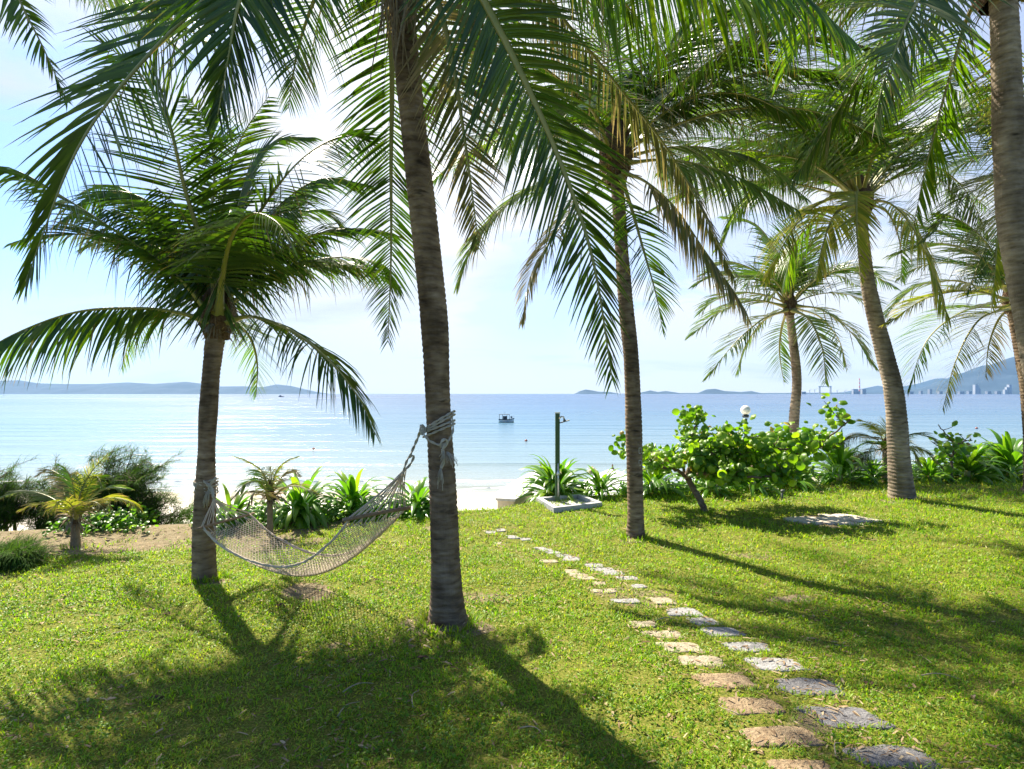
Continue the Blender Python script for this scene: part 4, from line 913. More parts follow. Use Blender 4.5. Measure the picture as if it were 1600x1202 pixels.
tassel(b, P(698, 706, 4.99), (.55, -.1, -.8), .10, 26)
tassel(b, P(694, 708, 4.98), (-.3, -.1, -.7), .07, 14)
b.build('tie_rope', M['rope'], H_)
b = MB()   # left tie rope
cx, cy = P(322, 755, 6.42)[:2]; r = .11
for z0, k, t in ((1.115, .02, 0), (1.09, -.03, 0), (1.06, -.05, 0), (1.035, -.06, .5), (1.05, .06, 0)):
    a = np.linspace(-PI * 1.05, PI * .95, 36)
    twist_rope(b, np.stack([cx + (r + .01) * np.cos(a), cy + (r + .01) * np.sin(a), z0 + k * np.cos(a)], -1), .009)
twist_rope(b, [P(337, 746, 6.33), P(331, 754, 6.29), P(326, 761, 6.28), P(331, 768, 6.27), P(334, 778, 6.24)], .014)
twist_rope(b, [P(318, 752, 6.3), P(326, 758, 6.28), P(332, 764, 6.27), P(334, 778, 6.24)], .014)
tassel(b, P(328, 762, 6.28), (-.28, 0, -1), .17, 44, .0032, .12)
b.build('tie_rope', M['rope'], H_)

# ------------------------------------------------------------------ young palms, strap-leaved clumps, shrubs
def young_palm(label, px, py, d, h, fr, seed, r=.05, kind='frond_yellow', group='young coconut palms along the bank'):
    x, y = P(px, py, d)[:2]; z = Gf(x, y)
    o = thing('young_palm', label, 'young palm', (x, y, z), group)
    c = np.array([x, y, z + h])
    g = np.random.default_rng(seed)
    trunk(o, [(np.array([x, y, z - .08]), r * 1.3), (np.array([x, y, z + h * .35]), r * 1.05), (c, r)], M['husk'], ring=.04, n=12)
    hub(o, c, r * .95, h=.22, n=10, seed=seed)
    for f in fr: frond(o, **{**dict(kind=kind, ll=.22, sp=.022, width=.018, r0=.012, K=4, droop=1.6, lift=.05), **f})
    return o, c
young_palm('young yellowish palm in front of the needle-leaved bushes at left', 118, 856, 7.8, .42, [
 dict(pts=pf((117, 805, 7.8), (118, 775, 7.8), (112, 750, 7.7), (100, 730, 7.6), (88, 728, 7.5)), kind='frond'),
 dict(pts=pf((119, 805, 7.8), (128, 765, 7.8), (145, 735, 7.9), (168, 710, 8.0)), droop=.2, ll=.16, kind='frond_yellow', side=(.5, .8, 0)),
 dict(pts=pf((122, 810, 7.8), (145, 785, 7.7), (178, 778, 7.6), (205, 785, 7.6), (222, 800, 7.6)), droop=2.2),
 dict(kind='frond_grey', pts=pf((120, 806, 7.9), (145, 775, 8.0), (175, 762, 8.1), (205, 765, 8.1))),
 dict(pts=pf((115, 810, 7.8), (95, 795, 7.6), (65, 788, 7.5), (30, 797, 7.4)), droop=2.2),
 dict(pts=pf((115, 806, 7.9), (80, 778, 8.1), (40, 768, 8.2), (-5, 778, 8.3)), kind='frond_grey'),
 dict(pts=pf((118, 805, 7.9), (110, 760, 8.1), (80, 735, 8.2), (55, 745, 8.3)), kind='frond_dry'),
 dict(pts=pf((121, 806, 7.9), (130, 770, 7.9), (150, 745, 7.9), (160, 760, 7.8)), kind='frond'),
 dict(pts=pf((119, 810, 7.7), (112, 790, 7.4), (95, 782, 7.2), (78, 800, 7.1)), droop=2),
 dict(pts=pf((119, 810, 7.7), (132, 788, 7.5), (150, 785, 7.4), (168, 800, 7.4)), droop=2, kind='frond_dry'),
 dict(pts=pf((119, 810, 8.0), (100, 770, 8.3), (105, 745, 8.5), (120, 738, 8.6)), kind='frond_dry'),
], 31, r=.05)
young_palm('thin young palm with brown-tipped fronds behind the hammock', 422, 836, 8.5, .6, [
 dict(pts=pf((420, 775, 8.5), (412, 740, 8.4), (390, 722, 8.3), (364, 713, 8.2)), ll=.14),
 dict(pts=pf((423, 775, 8.5), (430, 740, 8.5), (445, 722, 8.5), (466, 713, 8.5)), ll=.16),
 dict(pts=pf((420, 778, 8.5), (408, 755, 8.3), (385, 755, 8.1), (362, 780, 8.0)), kind='frond', droop=2),
 dict(pts=pf((422, 778, 8.5), (412, 745, 8.6), (402, 735, 8.7), (395, 750, 8.8)), kind='frond'),
 dict(pts=pf((424, 780, 8.5), (445, 762, 8.4), (470, 760, 8.4), (495, 772, 8.4)), kind='frond_dry', droop=1.6),
 dict(pts=pf((422, 778, 8.6), (440, 745, 8.8), (455, 735, 8.9), (468, 745, 9.0)), kind='frond_dry'),
 dict(pts=pf((421, 780, 8.4), (410, 768, 8.1), (395, 772, 8.0), (385, 795, 7.9)), kind='frond_dry', droop=2),
 dict(pts=pf((422, 778, 8.5), (424, 745, 8.5), (420, 728, 8.5)), kind='frond_dry', ll=.15, side=(1, 0, 0)),
], 32, r=.04)
young_palm('young palm with arching fronds behind the foot of the leaning palm', 1383, 752, 13.6, .85, [
 dict(pts=pf((1380, 690, 13.6), (1372, 672, 13.5), (1358, 662, 13.4), (1342, 655, 13.3)), ll=.3),
 dict(pts=pf((1380, 695, 13.6), (1360, 682, 13.4), (1330, 685, 13.3), (1300, 700, 13.2)), ll=.4, kind='frond_dry', droop=2.4),
 dict(pts=pf((1383, 695, 13.6), (1420, 680, 13.6), (1450, 682, 13.6), (1465, 692, 13.6)), ll=.35, kind='frond_grey'),
 dict(pts=pf((1383, 695, 13.6), (1385, 670, 13.6), (1392, 655, 13.6)), ll=.3, side=(1, 0, 0)),
 dict(pts=pf((1380, 700, 13.5), (1365, 705, 13.2), (1350, 712, 13.1), (1330, 735, 13.1)), ll=.35, kind='frond_dry', droop=2.2),
 dict(pts=pf((1385, 700, 13.5), (1420, 698, 13.4), (1445, 705, 13.3), (1462, 722, 13.2)), ll=.4, kind='frond_yellow', droop=2.2),
 dict(pts=pf((1381, 700, 13.4), (1370, 690, 13.0), (1360, 700, 12.8), (1352, 725, 12.7)), ll=.35, kind='frond_bright', droop=1.6),
 dict(pts=pf((1384, 700, 13.4), (1400, 690, 13.0), (1425, 700, 12.8), (1440, 730, 12.7)), ll=.35, kind='frond_yellow', droop=1.6),
], 33, r=.06)

def crinum(label, px, py, d, size, n, seed, flower=False):
    x, y = P(px, py, d)[:2]; z = Gf(x, y)
    zt = P(px, py, d)[2]
    o = thing('strap_leaf_lily', label, 'lily plant', (x, y, z), 'strap-leaved lilies along the bank')
    g = np.random.default_rng(seed)
    size *= 1.2; n = int(n * 1.35); b = MB()
    az = g.uniform(0, 2 * PI, n) ; q = np.sort(g.random(n))          # inner leaves stand, outer ones lie over
    el = R_(76) - R_(66) * q ** .9 + g.normal(0, .08, n)
    dr = np.stack([np.cos(az) * np.cos(el), np.sin(az) * np.cos(el), np.sin(el)], -1)
    base = np.stack([x + np.cos(az) * (.05 + .1 * q) * size, y + np.sin(az) * (.05 + .1 * q) * size, z + (.02 + .28 * (1 - q)) * size + 0 * az], -1)
    w = np.stack([-np.sin(az), np.cos(az), az * 0], -1)
    prof = lambda t: max(.05, (.55 + .9 * t if t < .45 else .96 - 1.35 * (t - .45) ** 1.5 * 1.6))
    A, U, V = strips(base, dr, w, size * g.uniform(.65, 1.0, n), size * g.uniform(.10, .15, n), 7, 1.5 + g.random(n) * 1.1, 3, .45, prof)
    b.grid(A, U, V, 0); b.build('leaves', M['crinum'], o)
    b = MB(); C = [(x, y, z - .1), (x, y, z + .12 * size), (x, y, z + .3 * size)]
    b.tube(C, [.07 * size, .06 * size, .045 * size], 8); b.build('stem', M['rachis'], o)
    if flower:
        b = MB(); top = P(925, 742, d)
        b.tube(crspline([(x, y, z + .2), ((x + top[0]) / 2 + .02, y, (z + top[2]) / 2), top], 9)[0], .009, 5)
        m = 90; a = g.uniform(0, 2 * PI, m); e = g.uniform(-.5, 1.2, m)
        dd = np.stack([np.cos(a) * np.cos(e), np.sin(a) * np.cos(e), np.sin(e)], -1)
        A, U, V = strips(np.tile(top + [0, 0, .08], (m, 1)), dd, np.cross(dd, [.2, .3, 1.]), g.uniform(.10, .16, m), g.uniform(.014, .024, m), 5, 1.8)
        b.grid(A, U, V, 1); b.build('flower_head', [M['rachis'], M['flower']], o)
crinum('big bright lily clump between the thin young palm and the hammock net', 468, 812, 9.4, .80, 52, 41)
crinum('lily clump seen just left of the hammock cords', 552, 806, 9.8, .72, 44, 42)
crinum('lily clump against the left side of the tall rope-tied trunk', 652, 802, 10.0, .72, 46, 43)
crinum('lily behind the left spreader bar of the hammock', 362, 822, 8.9, .55, 40, 44)
crinum('large lily clump around the green shower post', 868, 783, 11.75, .84, 74, 45)
crinum('lily with a pale round flower head beside the shower basin', 938, 780, 11.6, .62, 30, 46, True)
crinum('lily at the right side of the slim palm under the shrub', 1022, 776, 11.9, .85, 34, 47)
crinum('lily under the right end of the broad-leaved shrub', 1312, 748, 13.4, .95, 42, 48)
crinum('low lily between shrub and leaning palm', 1363, 750, 13.5, .6, 36, 49)
crinum('low lily right of the leaning palm trunk', 1452, 746, 13.8, .62, 36, 50)
crinum('full lily clump under the small round-leaved bush', 1512, 742, 14.0, .95, 56, 51)
crinum('lily clump at the right edge in front of the needle bush', 1578, 738, 14.2, 1.0, 60, 52)
crinum('shaded lily behind the trunk of the broad-leaved shrub', 1108, 772, 12.0, .7, 36, 53)
crinum('shaded lily in the middle behind the broad-leaved shrub', 1175, 768, 12.2, .75, 40, 54)
crinum('shaded lily under the centre right of the broad-leaved shrub', 1240, 760, 12.7, .7, 36, 55)

def needle_bush(label, px, py, d, W, H, seed, n=26):
    """casuarina-like bush: thin branches with hanging needles"""
    x, y = P(px, py, d)[:2]; z = Gf(x, y)
    o = thing('needle_bush', label, 'bush', (x, y, z), 'needle-leaved bushes at the beach edge')
    g = np.random.default_rng(seed); bw = MB(); bl = MB()
    for k in range(n):
        az = g.uniform(0, 2 * PI); rr = W * (.25 + .75 * g.random()); hh = H * g.uniform(.3, 1.0) * (1 - .25 * (rr / W))
        e = np.array([x + math.cos(az) * rr, y + math.sin(az) * rr * .7, z + hh])
        s = np.array([x + g.normal(0, .15), y + g.normal(0, .1), z])
        m = s * .5 + e * .5 + np.array([0, 0, hh * .22])
        C = crspline([s, m, e], 14)[0]
        bw.tube(C, np.linspace(.022, .005, 14), 4)
        for q in range(7, 14):
            for sub in range(3):
                a2 = g.uniform(0, 2 * PI); l2 = g.uniform(.12, .34)
                dd = np.array([math.cos(a2), math.sin(a2), g.uniform(-.1, .5)])
                e2 = C[q] + dd * l2
                bw.tube([C[q], C[q] + dd * l2 * .5 + [0, 0, .02], e2], .004, 3, cap=False)
                nn = 24; t = g.random(nn)[:, None]
                oo = C[q] + (e2 - C[q]) * t
                d2 = dd * .8 + g.normal(0, .55, (nn, 3)) + np.array([0, 0, .1])
                A, U, V = strips(oo, d2, np.cross(d2, [.3, .2, 1.]), g.uniform(.10, .26, nn), np.full(nn, .0055), 4, 1.9, 2)
                bl.grid(A, U, V)
    bw.build('branches', M['wood'], o); bl.build('needles', M['needle'], o)
needle_bush('dark needle-leaved bush behind the yellowish young palm', 170, 818, 9.7, 1.0, 1.6, 61, 50)
needle_bush('feathery bush spreading low to the right behind the yellowish young palm', 225, 826, 9.9, 1.0, .95, 62, 20)
needle_bush('needle-leaved bush cut by the left edge of the photo', -5, 822, 9.6, .65, 1.45, 63, 34)
needle_bush('small feathery bush between the left edge bush and the young palm', 72, 824, 9.9, .5, 1.45, 64, 18)
needle_bush('needle-leaved bush at the right edge behind the lilies', 1585, 720, 16.5, 1.3, 2.1, 65, 32)
needle_bush('dark needle-leaved bush behind the right end of the broad-leaved shrub', 1318, 738, 14.6, .8, 1.1, 66, 22)
needle_bush('needle-leaved bush showing between lilies right of the leaning palm', 1480, 732, 16.5, .7, 1.3, 67, 14)
# low dark juniper-like tuft at the left edge
needle_bush('low spiky tuft on the bare soil at the left edge', 18, 885, 6.9, .22, .16, 68, 16)

def leaf_discs(b, pts, nrm, size, g, K=5):
    n = len(pts)
    nrm = unit(nrm); t = unit(np.cross(nrm, unit(g.normal(0, 1, (n, 3)))))
    prof = lambda q: max(.12, math.sin(PI * (0.06 + .9 * q)) ** .62)
    A, U, V = strips(pts - t * size[:, None] / 2, t, np.cross(nrm, t), size, size * 1.02, K, .9, 3, .5, prof)
    b.grid(A, U, V)
def grape(label, base, limbs, leaves, size, seed, nm='broad_leaf_shrub', cat='shrub', group=None, r=.05, sprd=.24):
    x, y = base[:2]; z = Gf(x, y)
    o = thing(nm, label, cat, (x, y, z), group)
    g = np.random.default_rng(seed); bw = MB(); bl = MB(); tips = []
    for L in limbs:
        C, Ln_ = crspline(L['p'], 30)
        C = C + g.normal(0, .008, C.shape)
        bw.tube(C, np.linspace(L['r'], L['r2'], 30), 7)
        if L.get('bare'): continue
        for k in range(L.get('n', 14)):
            i = int(g.uniform(L.get('from', 6), 29)); l = g.uniform(.15, .5) * L.get('tw', 1.0)
            a = g.uniform(0, 2 * PI); dd = np.array([math.cos(a), math.sin(a) * .8, g.uniform(-.35, 1.1)]); dd /= np.linalg.norm(dd)
            Cq = crspline([C[i], C[i] + dd * l * .5 + g.normal(0, .03, 3), C[i] + dd * l + np.array([0, 0, .08 * l])], 8)[0]
            bw.tube(Cq, np.linspace(.011, .005, 8), 4, cap=False)
            tips.append(Cq)
    per = max(3, int(leaves / max(1, len(tips))))
    P_ = []; N_ = []
    for Cq in tips:
        t = g.integers(2, 8, per)
        p = Cq[t] + g.normal(0, sprd * .45, (per, 3)) * np.array([1, 1, .8])
        P_.append(p); N_.append(g.normal(0, .55, (per, 3)) + np.array([-.25, -.35, .55]))
    P_ = np.concatenate(P_); N_ = np.concatenate(N_)
    gz = G(P_[:, 0], P_[:, 1]); ok = P_[:, 2] > gz + .1; P_, N_ = P_[ok], N_[ok]
    leaf_discs(bl, P_, N_, g.uniform(.45, 1.25, len(P_)) * size, g)
    bw.build('branches', M['wood'], o); bl.build('leaves', M['grape'], o)
    return o
dg = 10.2
base = P(1101, 800, dg)
fork = P(1072, 745, dg)
limbs = [dict(p=[base + [0, 0, -.1], base, P(1092, 778, dg), P(1080, 757, dg), fork], r=.062, r2=.05, bare=True),
 dict(p=[fork, P(1110, 728, 10.1), P(1160, 733, 10.0), P(1215, 722, 10.0), P(1265, 700, 10.0), P(1310, 672, 10), P(1328, 655, 10)], r=.045, r2=.012, n=22),
 dict(p=[fork, P(1095, 720, 10.4), P(1140, 715, 10.5), P(1200, 735, 10.6), P(1260, 735, 10.5)], r=.04, r2=.012, n=22),
 dict(p=[fork, P(1050, 732, 10.1), P(1025, 728, 10.0), P(1000, 700, 9.9), P(968, 686, 9.9)], r=.035, r2=.01, n=11, tw=.8),
 dict(p=[fork, P(1060, 720, 10.5), P(1030, 715, 10.7), P(1005, 735, 10.9)], r=.03, r2=.01, n=8),
 dict(p=[fork, P(1085, 710, 10.3), P(1082, 680, 10.3), P(1095, 650, 10.3), P(1096, 635, 10.3)], r=.035, r2=.01, n=12, tw=.8),
 dict(p=[fork, P(1100, 705, 9.8), P(1140, 695, 9.6), P(1185, 682, 9.5)], r=.035, r2=.01, n=18),
 dict(p=[fork, P(1130, 715, 10.8), P(1190, 705, 11.0), P(1240, 685, 11.1)], r=.035, r2=.01, n=20),
 dict(p=[fork, P(1110, 740, 9.6), P(1165, 745, 9.3), P(1225, 745, 9.3), P(1265, 745, 9.3)], r=.035, r2=.01, n=18, tw=.8),
 dict(p=[fork, P(1120, 718, 9.9), P(1190, 705, 9.6), P(1245, 700, 9.5), P(1280, 690, 9.4)], r=.035, r2=.01, n=20)]
grape('wide broad-leaved shrub with round green leaves and a short slanting trunk', base, limbs, 3300, .124, 71)
b1 = P(1487, 752, 13.6); dq = 13.6
grape('sparse small bush with round yellow-green leaves right of the leaning palm', b1,
 [dict(p=[b1 + [0, 0, -.1], P(1487, 722, dq), P(1490, 695, dq), P(1476, 676, dq), P(1466, 664, dq)], r=.035, r2=.01, n=9, tw=.7),
  dict(p=[P(1488, 715, dq), P(1470, 700, dq), P(1455, 690, dq)], r=.02, r2=.008, n=5, tw=.6),
  dict(p=[P(1490, 700, dq), P(1505, 690, dq), P(1520, 688, dq)], r=.02, r2=.008, n=6, tw=.6),
  dict(p=[b1 + [.05, 0, -.1], P(1475, 735, dq), P(1462, 718, dq)], r=.03, r2=.01, n=6, tw=.7)], 90, .15, 72, 'round_leaf_bush', 'bush')

# ground cover along the bank (nobody could count it)
def cover():
    b = MB(); g = np.random.default_rng(81)
    n = 26000
    px = g.uniform(-120, 1720, n); 
    e = np.interp(px, EDGE_PX, EDGE_D)
    dd = e + g.uniform(-.25, 1.3, n) + g.normal(0, .12, n)
    x = (px - 800) / F * dd; y = dd
    dens = vnoise(x * 1.1, y * 1.1, 88)
    gap = ((px > 690) & (px < 835)) | ((px > 250) & (px < 300))
    keep = (dens > np.where(px < 300, .62, .36)) & ~gap & ((dd - e) < np.where(px < 1000, .75, 1.3)) & (~((px > 835) & (px < 945) & (dd < 11.6)))
    x, y = x[keep], y[keep]; z = G(x, y) + np.abs(g.normal(0, .07, len(x))) * (1 + dens[keep])
    leaf_discs(b, np.stack([x, y, z + .03], -1), g.normal(0, .5, (len(x), 3)) + [-.2, -.3, .8], g.uniform(.04, .085, len(x)), g, 3)
    o = b.build('ground_cover', M['cover']); o['kind'] = 'stuff'; o['label'] = 'low green creeper leaves along the edge of the lawn'; o['category'] = 'ground cover'
cover()

# ------------------------------------------------------------------ lawn
def scatter():
    g = np.random.default_rng(301)
    n = 24000; y = 2.4 + 12 * g.random(n) ** 1.3; x = g.uniform(-1.1, 1.1, n) * y
    ba = bare(x, y); cl = fbm(x * .9, y * .9, 311, 3)
    k = (y < edge_d(x, y)) & (g.random(n) < .12 + 1.4 * ba + .5 * sstep((cl - .55) / .15))
    x, y = x[k], y[k]; n = len(x); b = MB()
    az = g.uniform(0, 2 * PI, n)
    d = np.stack([np.cos(az), np.sin(az), g.normal(.05, .15, n)], -1)
    A, U, V = strips(np.stack([x, y, G(x, y) + g.uniform(.004, .03, n)], -1), d, np.stack([-np.sin(az), np.cos(az), g.normal(0, .3, n)], -1), g.uniform(.02, .075, n) * (1 + y * .03), g.uniform(.004, .014, n) * (1 + y * .05), 3, .6, 2)
    b.grid(A, U, V); o = b.build('leaf_litter', M['litter']); o['kind'] = 'stuff'; o['label'] = 'scattered dry leaf scraps on lawn and bare soil'; o['category'] = 'leaf litter'
    n = 60000; y = 2.4 + 9 * g.random(n) ** 1.2; x = g.uniform(-1.1, 1.1, n) * y
    cl = fbm(x * 1.4 + 40, y * 1.4, 321, 3); c2 = vnoise(x * 7, y * 7, 322)
    k = (y < edge_d(x, y)) & (g.random(n) < sstep((cl - .50) / .12) * (.2 + c2) * (1 - bare(x, y)))
    for sx, sy, sw, sh in SW: k &= ~((np.abs(x - sx) < sw * .5) & (np.abs(y - sy) < sh * .5))
    x, y = x[k], y[k]; n = len(x); b = MB()
    leaf_discs(b, np.stack([x, y, G(x, y) + g.uniform(.012, .05, n)], -1), g.normal(0, .45, (n, 3)) + [0, 0, .9], g.uniform(.010, .025, n), g, 3)
    o = b.build('lawn_weeds', M['weed']); o['kind'] = 'stuff'; o['label'] = 'small round-leaved weeds growing through the lawn'; o['category'] = 'weeds'
def lawn():
    b = MB(); g = np.random.default_rng(91)
    for (d0, d1, dens, L0, W0, K) in ((2.35, 3.6, 6400, .027, .0068, 2), (3.6, 5.2, 4800, .030, .008, 2), (5.2, 7.6, 2900, .036, .0102, 2), (7.6, 11, 1400, .046, .0145, 1), (11, 16.5, 560, .072, .023, 1)):
        xm = 1.12 * d1 + 1.4
        n = int(2 * xm * (d1 - d0) * dens)
        y = g.uniform(d0, d1, n); x = g.uniform(-xm, xm, n)
        k = (np.abs(x) < 1.12 * y + 1.4) & (y < edge_d(x, y) + .15)
        x, y = x[k], y[k]
        tb = fbm(x * 1.1, y * 1.1, 101, 3); tc = vnoise(x * 9, y * 9, 102); tp = vnoise(x * 3.1, y * 3.1, 103)
        pk = (1 - .96 * bare(x, y)) * (.30 + .85 * sstep((tc * .55 + tb * .5 + tp * .35 - .45) / .35))
        k = g.random(len(x)) < pk
        for sx, sy, sw, sh in SW:
            if sy + .4 > d0 and sy - .4 < d1:
                k &= ~((np.abs(x - sx) < sw * .44) & (np.abs(y - sy) < sh * .42))
        x, y, tc, tb = x[k], y[k], tc[k], tb[k]; n = len(x)
        az = g.uniform(0, 2 * PI, n); el = R_(12) + R_(62) * g.random(n) ** 1.3
        dr = np.stack([np.cos(az) * np.cos(el), np.sin(az) * np.cos(el), np.sin(el)], -1)
        w = np.stack([-np.sin(az), np.cos(az), g.normal(0, .35, n)], -1)
        o = np.stack([x, y, G(x, y) + g.uniform(-.002, .018, n) * (.5 + tc)], -1)
        L = L0 * g.uniform(.55, 1.35, n) * (.6 + .7 * tc); W = W0 * g.uniform(.6, 1.3, n)
        A, U, V = strips(o, dr, w, L, W, K, .7, 2, 0, (lambda t: [.75, 1.0, .12][int(round(t * 2))]) if K == 2 else (lambda t: [.9, .25][int(round(t))]), rnd=np.zeros(n))
        b.grid(A, U, V, 0, smooth=False)
    for (px, py, r, m) in ((700, 975, .20, 420), (320, 906, .15, 320), (993, 844, .14, 260), (1410, 783, .27, 320), (1650, 905, .25, 200), (118, 858, .09, 60), (1101, 800, .07, 80)):
        dd = CAMZ * F / (py - 615.0); cx, cy = P(px, py, dd)[:2]
        a = g.uniform(0, 2 * PI, m); rr = r + np.abs(g.normal(0, .05, m)); x = cx + rr * np.cos(a); y = cy + rr * np.sin(a)
        az = a + g.normal(0, .9, m); el = g.uniform(.5, 1.4, m)
        A, U, V = strips(np.stack([x, y, G(x, y) - .005], -1), np.stack([np.cos(az) * np.cos(el), np.sin(az) * np.cos(el), np.sin(el)], -1), np.stack([-np.sin(az), np.cos(az), az * 0], -1), g.uniform(.05, .13, m), g.uniform(.006, .011, m), 2, .9, 2, 0, lambda t: [.8, 1.0, .12][int(round(t * 2))])
        b.grid(A, U, V, 0, smooth=False)
    o = b.build('grass', M['grass']); o['kind'] = 'stuff'; o['label'] = 'low carpet grass with broad blades covering the lawn'; o['category'] = 'grass'
lawn()
scatter()

# ------------------------------------------------------------------ stepping stones, slabs, sticks
ORD = ['first', 'second', 'third', 'fourth', 'fifth', 'sixth', 'seventh', 'eighth', 'ninth', 'tenth', 'eleventh', 'twelfth', 'thirteenth', 'fourteenth', 'fifteenth', 'sixteenth', 'seventeenth', 'eighteenth', 'nineteenth', 'twentieth', 'twenty-first', 'twenty-second', 'twenty-third']
cnt = {'r': 0, 'l': 0}
def slab_mesh(b, x, y, w, h, top, g, thick=.05, rag=.17, sk=.15):
    n = 28; a = np.linspace(0, 2 * PI, n, endpoint=False)
    c, s_ = np.cos(a), np.sin(a); sk = sk + g.uniform(-.3, .3); tw = g.uniform(-.16, .16)
    k = 1 / np.maximum(np.abs(c), np.abs(s_)) ** .95
    rad = k * (1 + rag * (vnoise(c * 2.2 + g.uniform(0, 50), s_ * 2.2 + g.uniform(0, 50), 5) - .5) * 2) * (1 + g.normal(0, .02, n))
    X = c * rad * w / 2; Y = s_ * rad * h / 2; X = X - Y * sk; X = X * (1 + tw * s_ * .8); Y = Y * (1 + 1.2 * tw * c)
    rings = []
    for f, dz in ((1.0, -thick), (1.01, -.010), (.99, -.003), (.95, 0), (.7, 0), (.4, 0), (.05, 0)):
        zz = top + dz + (fbm(X * f * 9 + x, Y * f * 9 + y, 12, 3) - .5) * (.014 if dz > -.01 else 0)
        rings.append(np.stack([x + X * f, y + Y * f, zz], -1))
    b.grid(np.array([rings])[:, :, ::-1], close=True)
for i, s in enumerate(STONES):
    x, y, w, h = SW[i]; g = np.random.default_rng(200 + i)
    col = {'g': 'grey' if s[1] > 1050 else 'sunlit grey', 'o': 'shaded ochre' if s[1] > 1050 else 'sunlit ochre'}[s[4]]; row = {'r': 'right', 'l': 'left'}[s[5]]
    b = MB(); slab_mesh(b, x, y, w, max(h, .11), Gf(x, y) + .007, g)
    o = b.build('stepping_stone', M[('stone_grey_shaded' if s[1] > 1050 else 'stone_grey_sunlit') if s[4] == 'g' else ('stone_ochre_shaded' if s[1] > 1050 else 'stone_ochre_sunlit')])  # near stones get the shade-darkened copy, far ones the sun-lightened copy
    if s[1] > 1190: lab = 'shaded ochre stepping stone cut by the bottom edge of the photo'
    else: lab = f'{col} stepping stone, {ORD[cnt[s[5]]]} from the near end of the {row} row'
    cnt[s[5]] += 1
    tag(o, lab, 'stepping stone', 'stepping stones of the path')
for (px, py, w, h, lab) in ((1282, 816, 84, 11, 'worn pale slab half covered by grass, left half of the pair near the shrub'), (1330, 812, 52, 12, 'worn pale slab half covered by grass, right half of the pair near the shrub')):
    d = CAMZ * F / (py - 615); x, y = P(px, py, d)[:2]
    b = MB(); slab_mesh(b, x, y, w * d / F, h * d * d / (CAMZ * F), Gf(x, y) + .03, np.random.default_rng(int(px)), sk=.5)
    tag(b.build('paving_slab', M['slab']), lab, 'slab', 'pale slabs in the lawn')
for k, (px, py, L, a, lab) in enumerate(((1140, 1118, .16, 2.2, 'short curved dry twig between two ochre stones'), (1312, 1178, .16, .8, 'curved dry twig beside the last grey stone'), (545, 1115, .2, 1.1, 'thin dry twig on shaded grass at bottom left of centre'),
        (650, 1098, .22, 1.55, 'straight dry twig pointing away on the grass below the tall palm'), (560, 1080, .22, .6, 'dry twig on shaded grass right of the bare patch'), (205, 995, .3, .1, 'long dry twig on the grass below the hammock palm'),
        (1470, 1066, .25, -.2, 'dry twig lying in the sunny patch at lower right'), (1045, 972, .2, -.1, 'dry twig across the grass near a sunlit ochre stone'), (830, 1152, .15, -.4, 'small dry twig at the bottom centre'))):
    d = CAMZ * F / (py - 615); x, y = P(px, py, d)[:2]; z = Gf(x, y) + .03
    c, s_ = math.cos(a), math.sin(a)
    b = MB(); q = [(x - c * L / 2, y - s_ * L / 2, z), (x - c * L / 6 - s_ * .02, y - s_ * L / 6 + c * .02, z + .012), (x + c * L / 6 - s_ * .03, y + s_ * L / 6 + c * .03, z + .008), (x + c * L / 2, y + s_ * L / 2, z - .004)]
    b.tube(crspline(q, 10)[0], np.linspace(.0045, .002, 10), 5)
    tag(b.build('dry_twig', M['stick']), lab, 'twig', 'dry twigs on the lawn')
g = np.random.default_rng(5)
for k, (px, py, lab) in enumerate(((243, 1092, 'brown dry husk in the bare patch at lower left'), (1362, 1068, 'small brown husk at the right of the grey stones'), (656, 1032, 'dark leaf scrap on the shaded grass left of the tall palm'), (440, 955, 'dark stub by the sandy patch under the hammock'))):
    d = CAMZ * F / (py - 615); x, y = P(px, py, d)[:2]; z = Gf(x, y)
    b = MB(); n = 9
    az = g.uniform(0, 2 * PI, n)
    A, U, V = strips(np.tile([x, y, z + .01], (n, 1)) + g.normal(0, .012, (n, 3)), np.stack([np.cos(az), np.sin(az), g.uniform(.1, .9, n)], -1), np.stack([-np.sin(az), np.cos(az), az * 0], -1), g.uniform(.03, .06, n), g.uniform(.02, .035, n), 4, 1.5, 3, .5)
    b.grid(A, U, V); tag(b.build('dry_husk', M['fibre']), lab, 'husk', 'fallen husks on the lawn')

# ------------------------------------------------------------------ shower, sprinkler, wall, lamp
d = 10.9
x, y = P(871, 785, d)[:2]; z = Gf(x, y)
SH = thing('outdoor_shower', 'green outdoor shower post standing in a concrete basin', 'shower', (x, y, z))
top = P(869, 646, d)[2]; h = top - z
b = MB(); b.box((x, y, z + h / 2), (.085, .085, h)); b.build('post', M['post'], SH)
b = MB(); b.box((x, y, top + .012), (.10, .10, .024)); b.build('post_cap', M['metal'], SH)
b = MB(); zt = P(869, 652, d)[2]
b.tube([(x + .03, y - .05, zt - .02), (x + .07, y - .06, zt + .015), (x + .11, y - .06, zt + .01), (x + .13, y - .06, zt - .05)], .016, 8)
b.build('shower_arm', M['metal'], SH)
b = MB(); cc = np.array([x + .13, y - .06, zt - .08]); a = -.28
rot = [[math.cos(a), 0, -math.sin(a) * -1], [0, 1, 0], [math.sin(a) * -1, 0, math.cos(a)]]
b.box(cc, (.19, .16, .014), rot=rot); b.box(cc + [0, 0, .02], (.05, .05, .03)); b.build('shower_head', M['darkmetal'], SH)
b = MB(); b.tube([(x + .01, y - .058, z + .12), (x + .01, y - .058, z + .75)], .013, 8)
b.lathe([(.028, -.02), (.03, .02), (.018, .05)], (x + .01, y - .065, z + .55), 10); b.box((x + .01, y - .085, z + .42), (.03, .03, .05)); b.build('tap_pipe', M['metal'], SH)
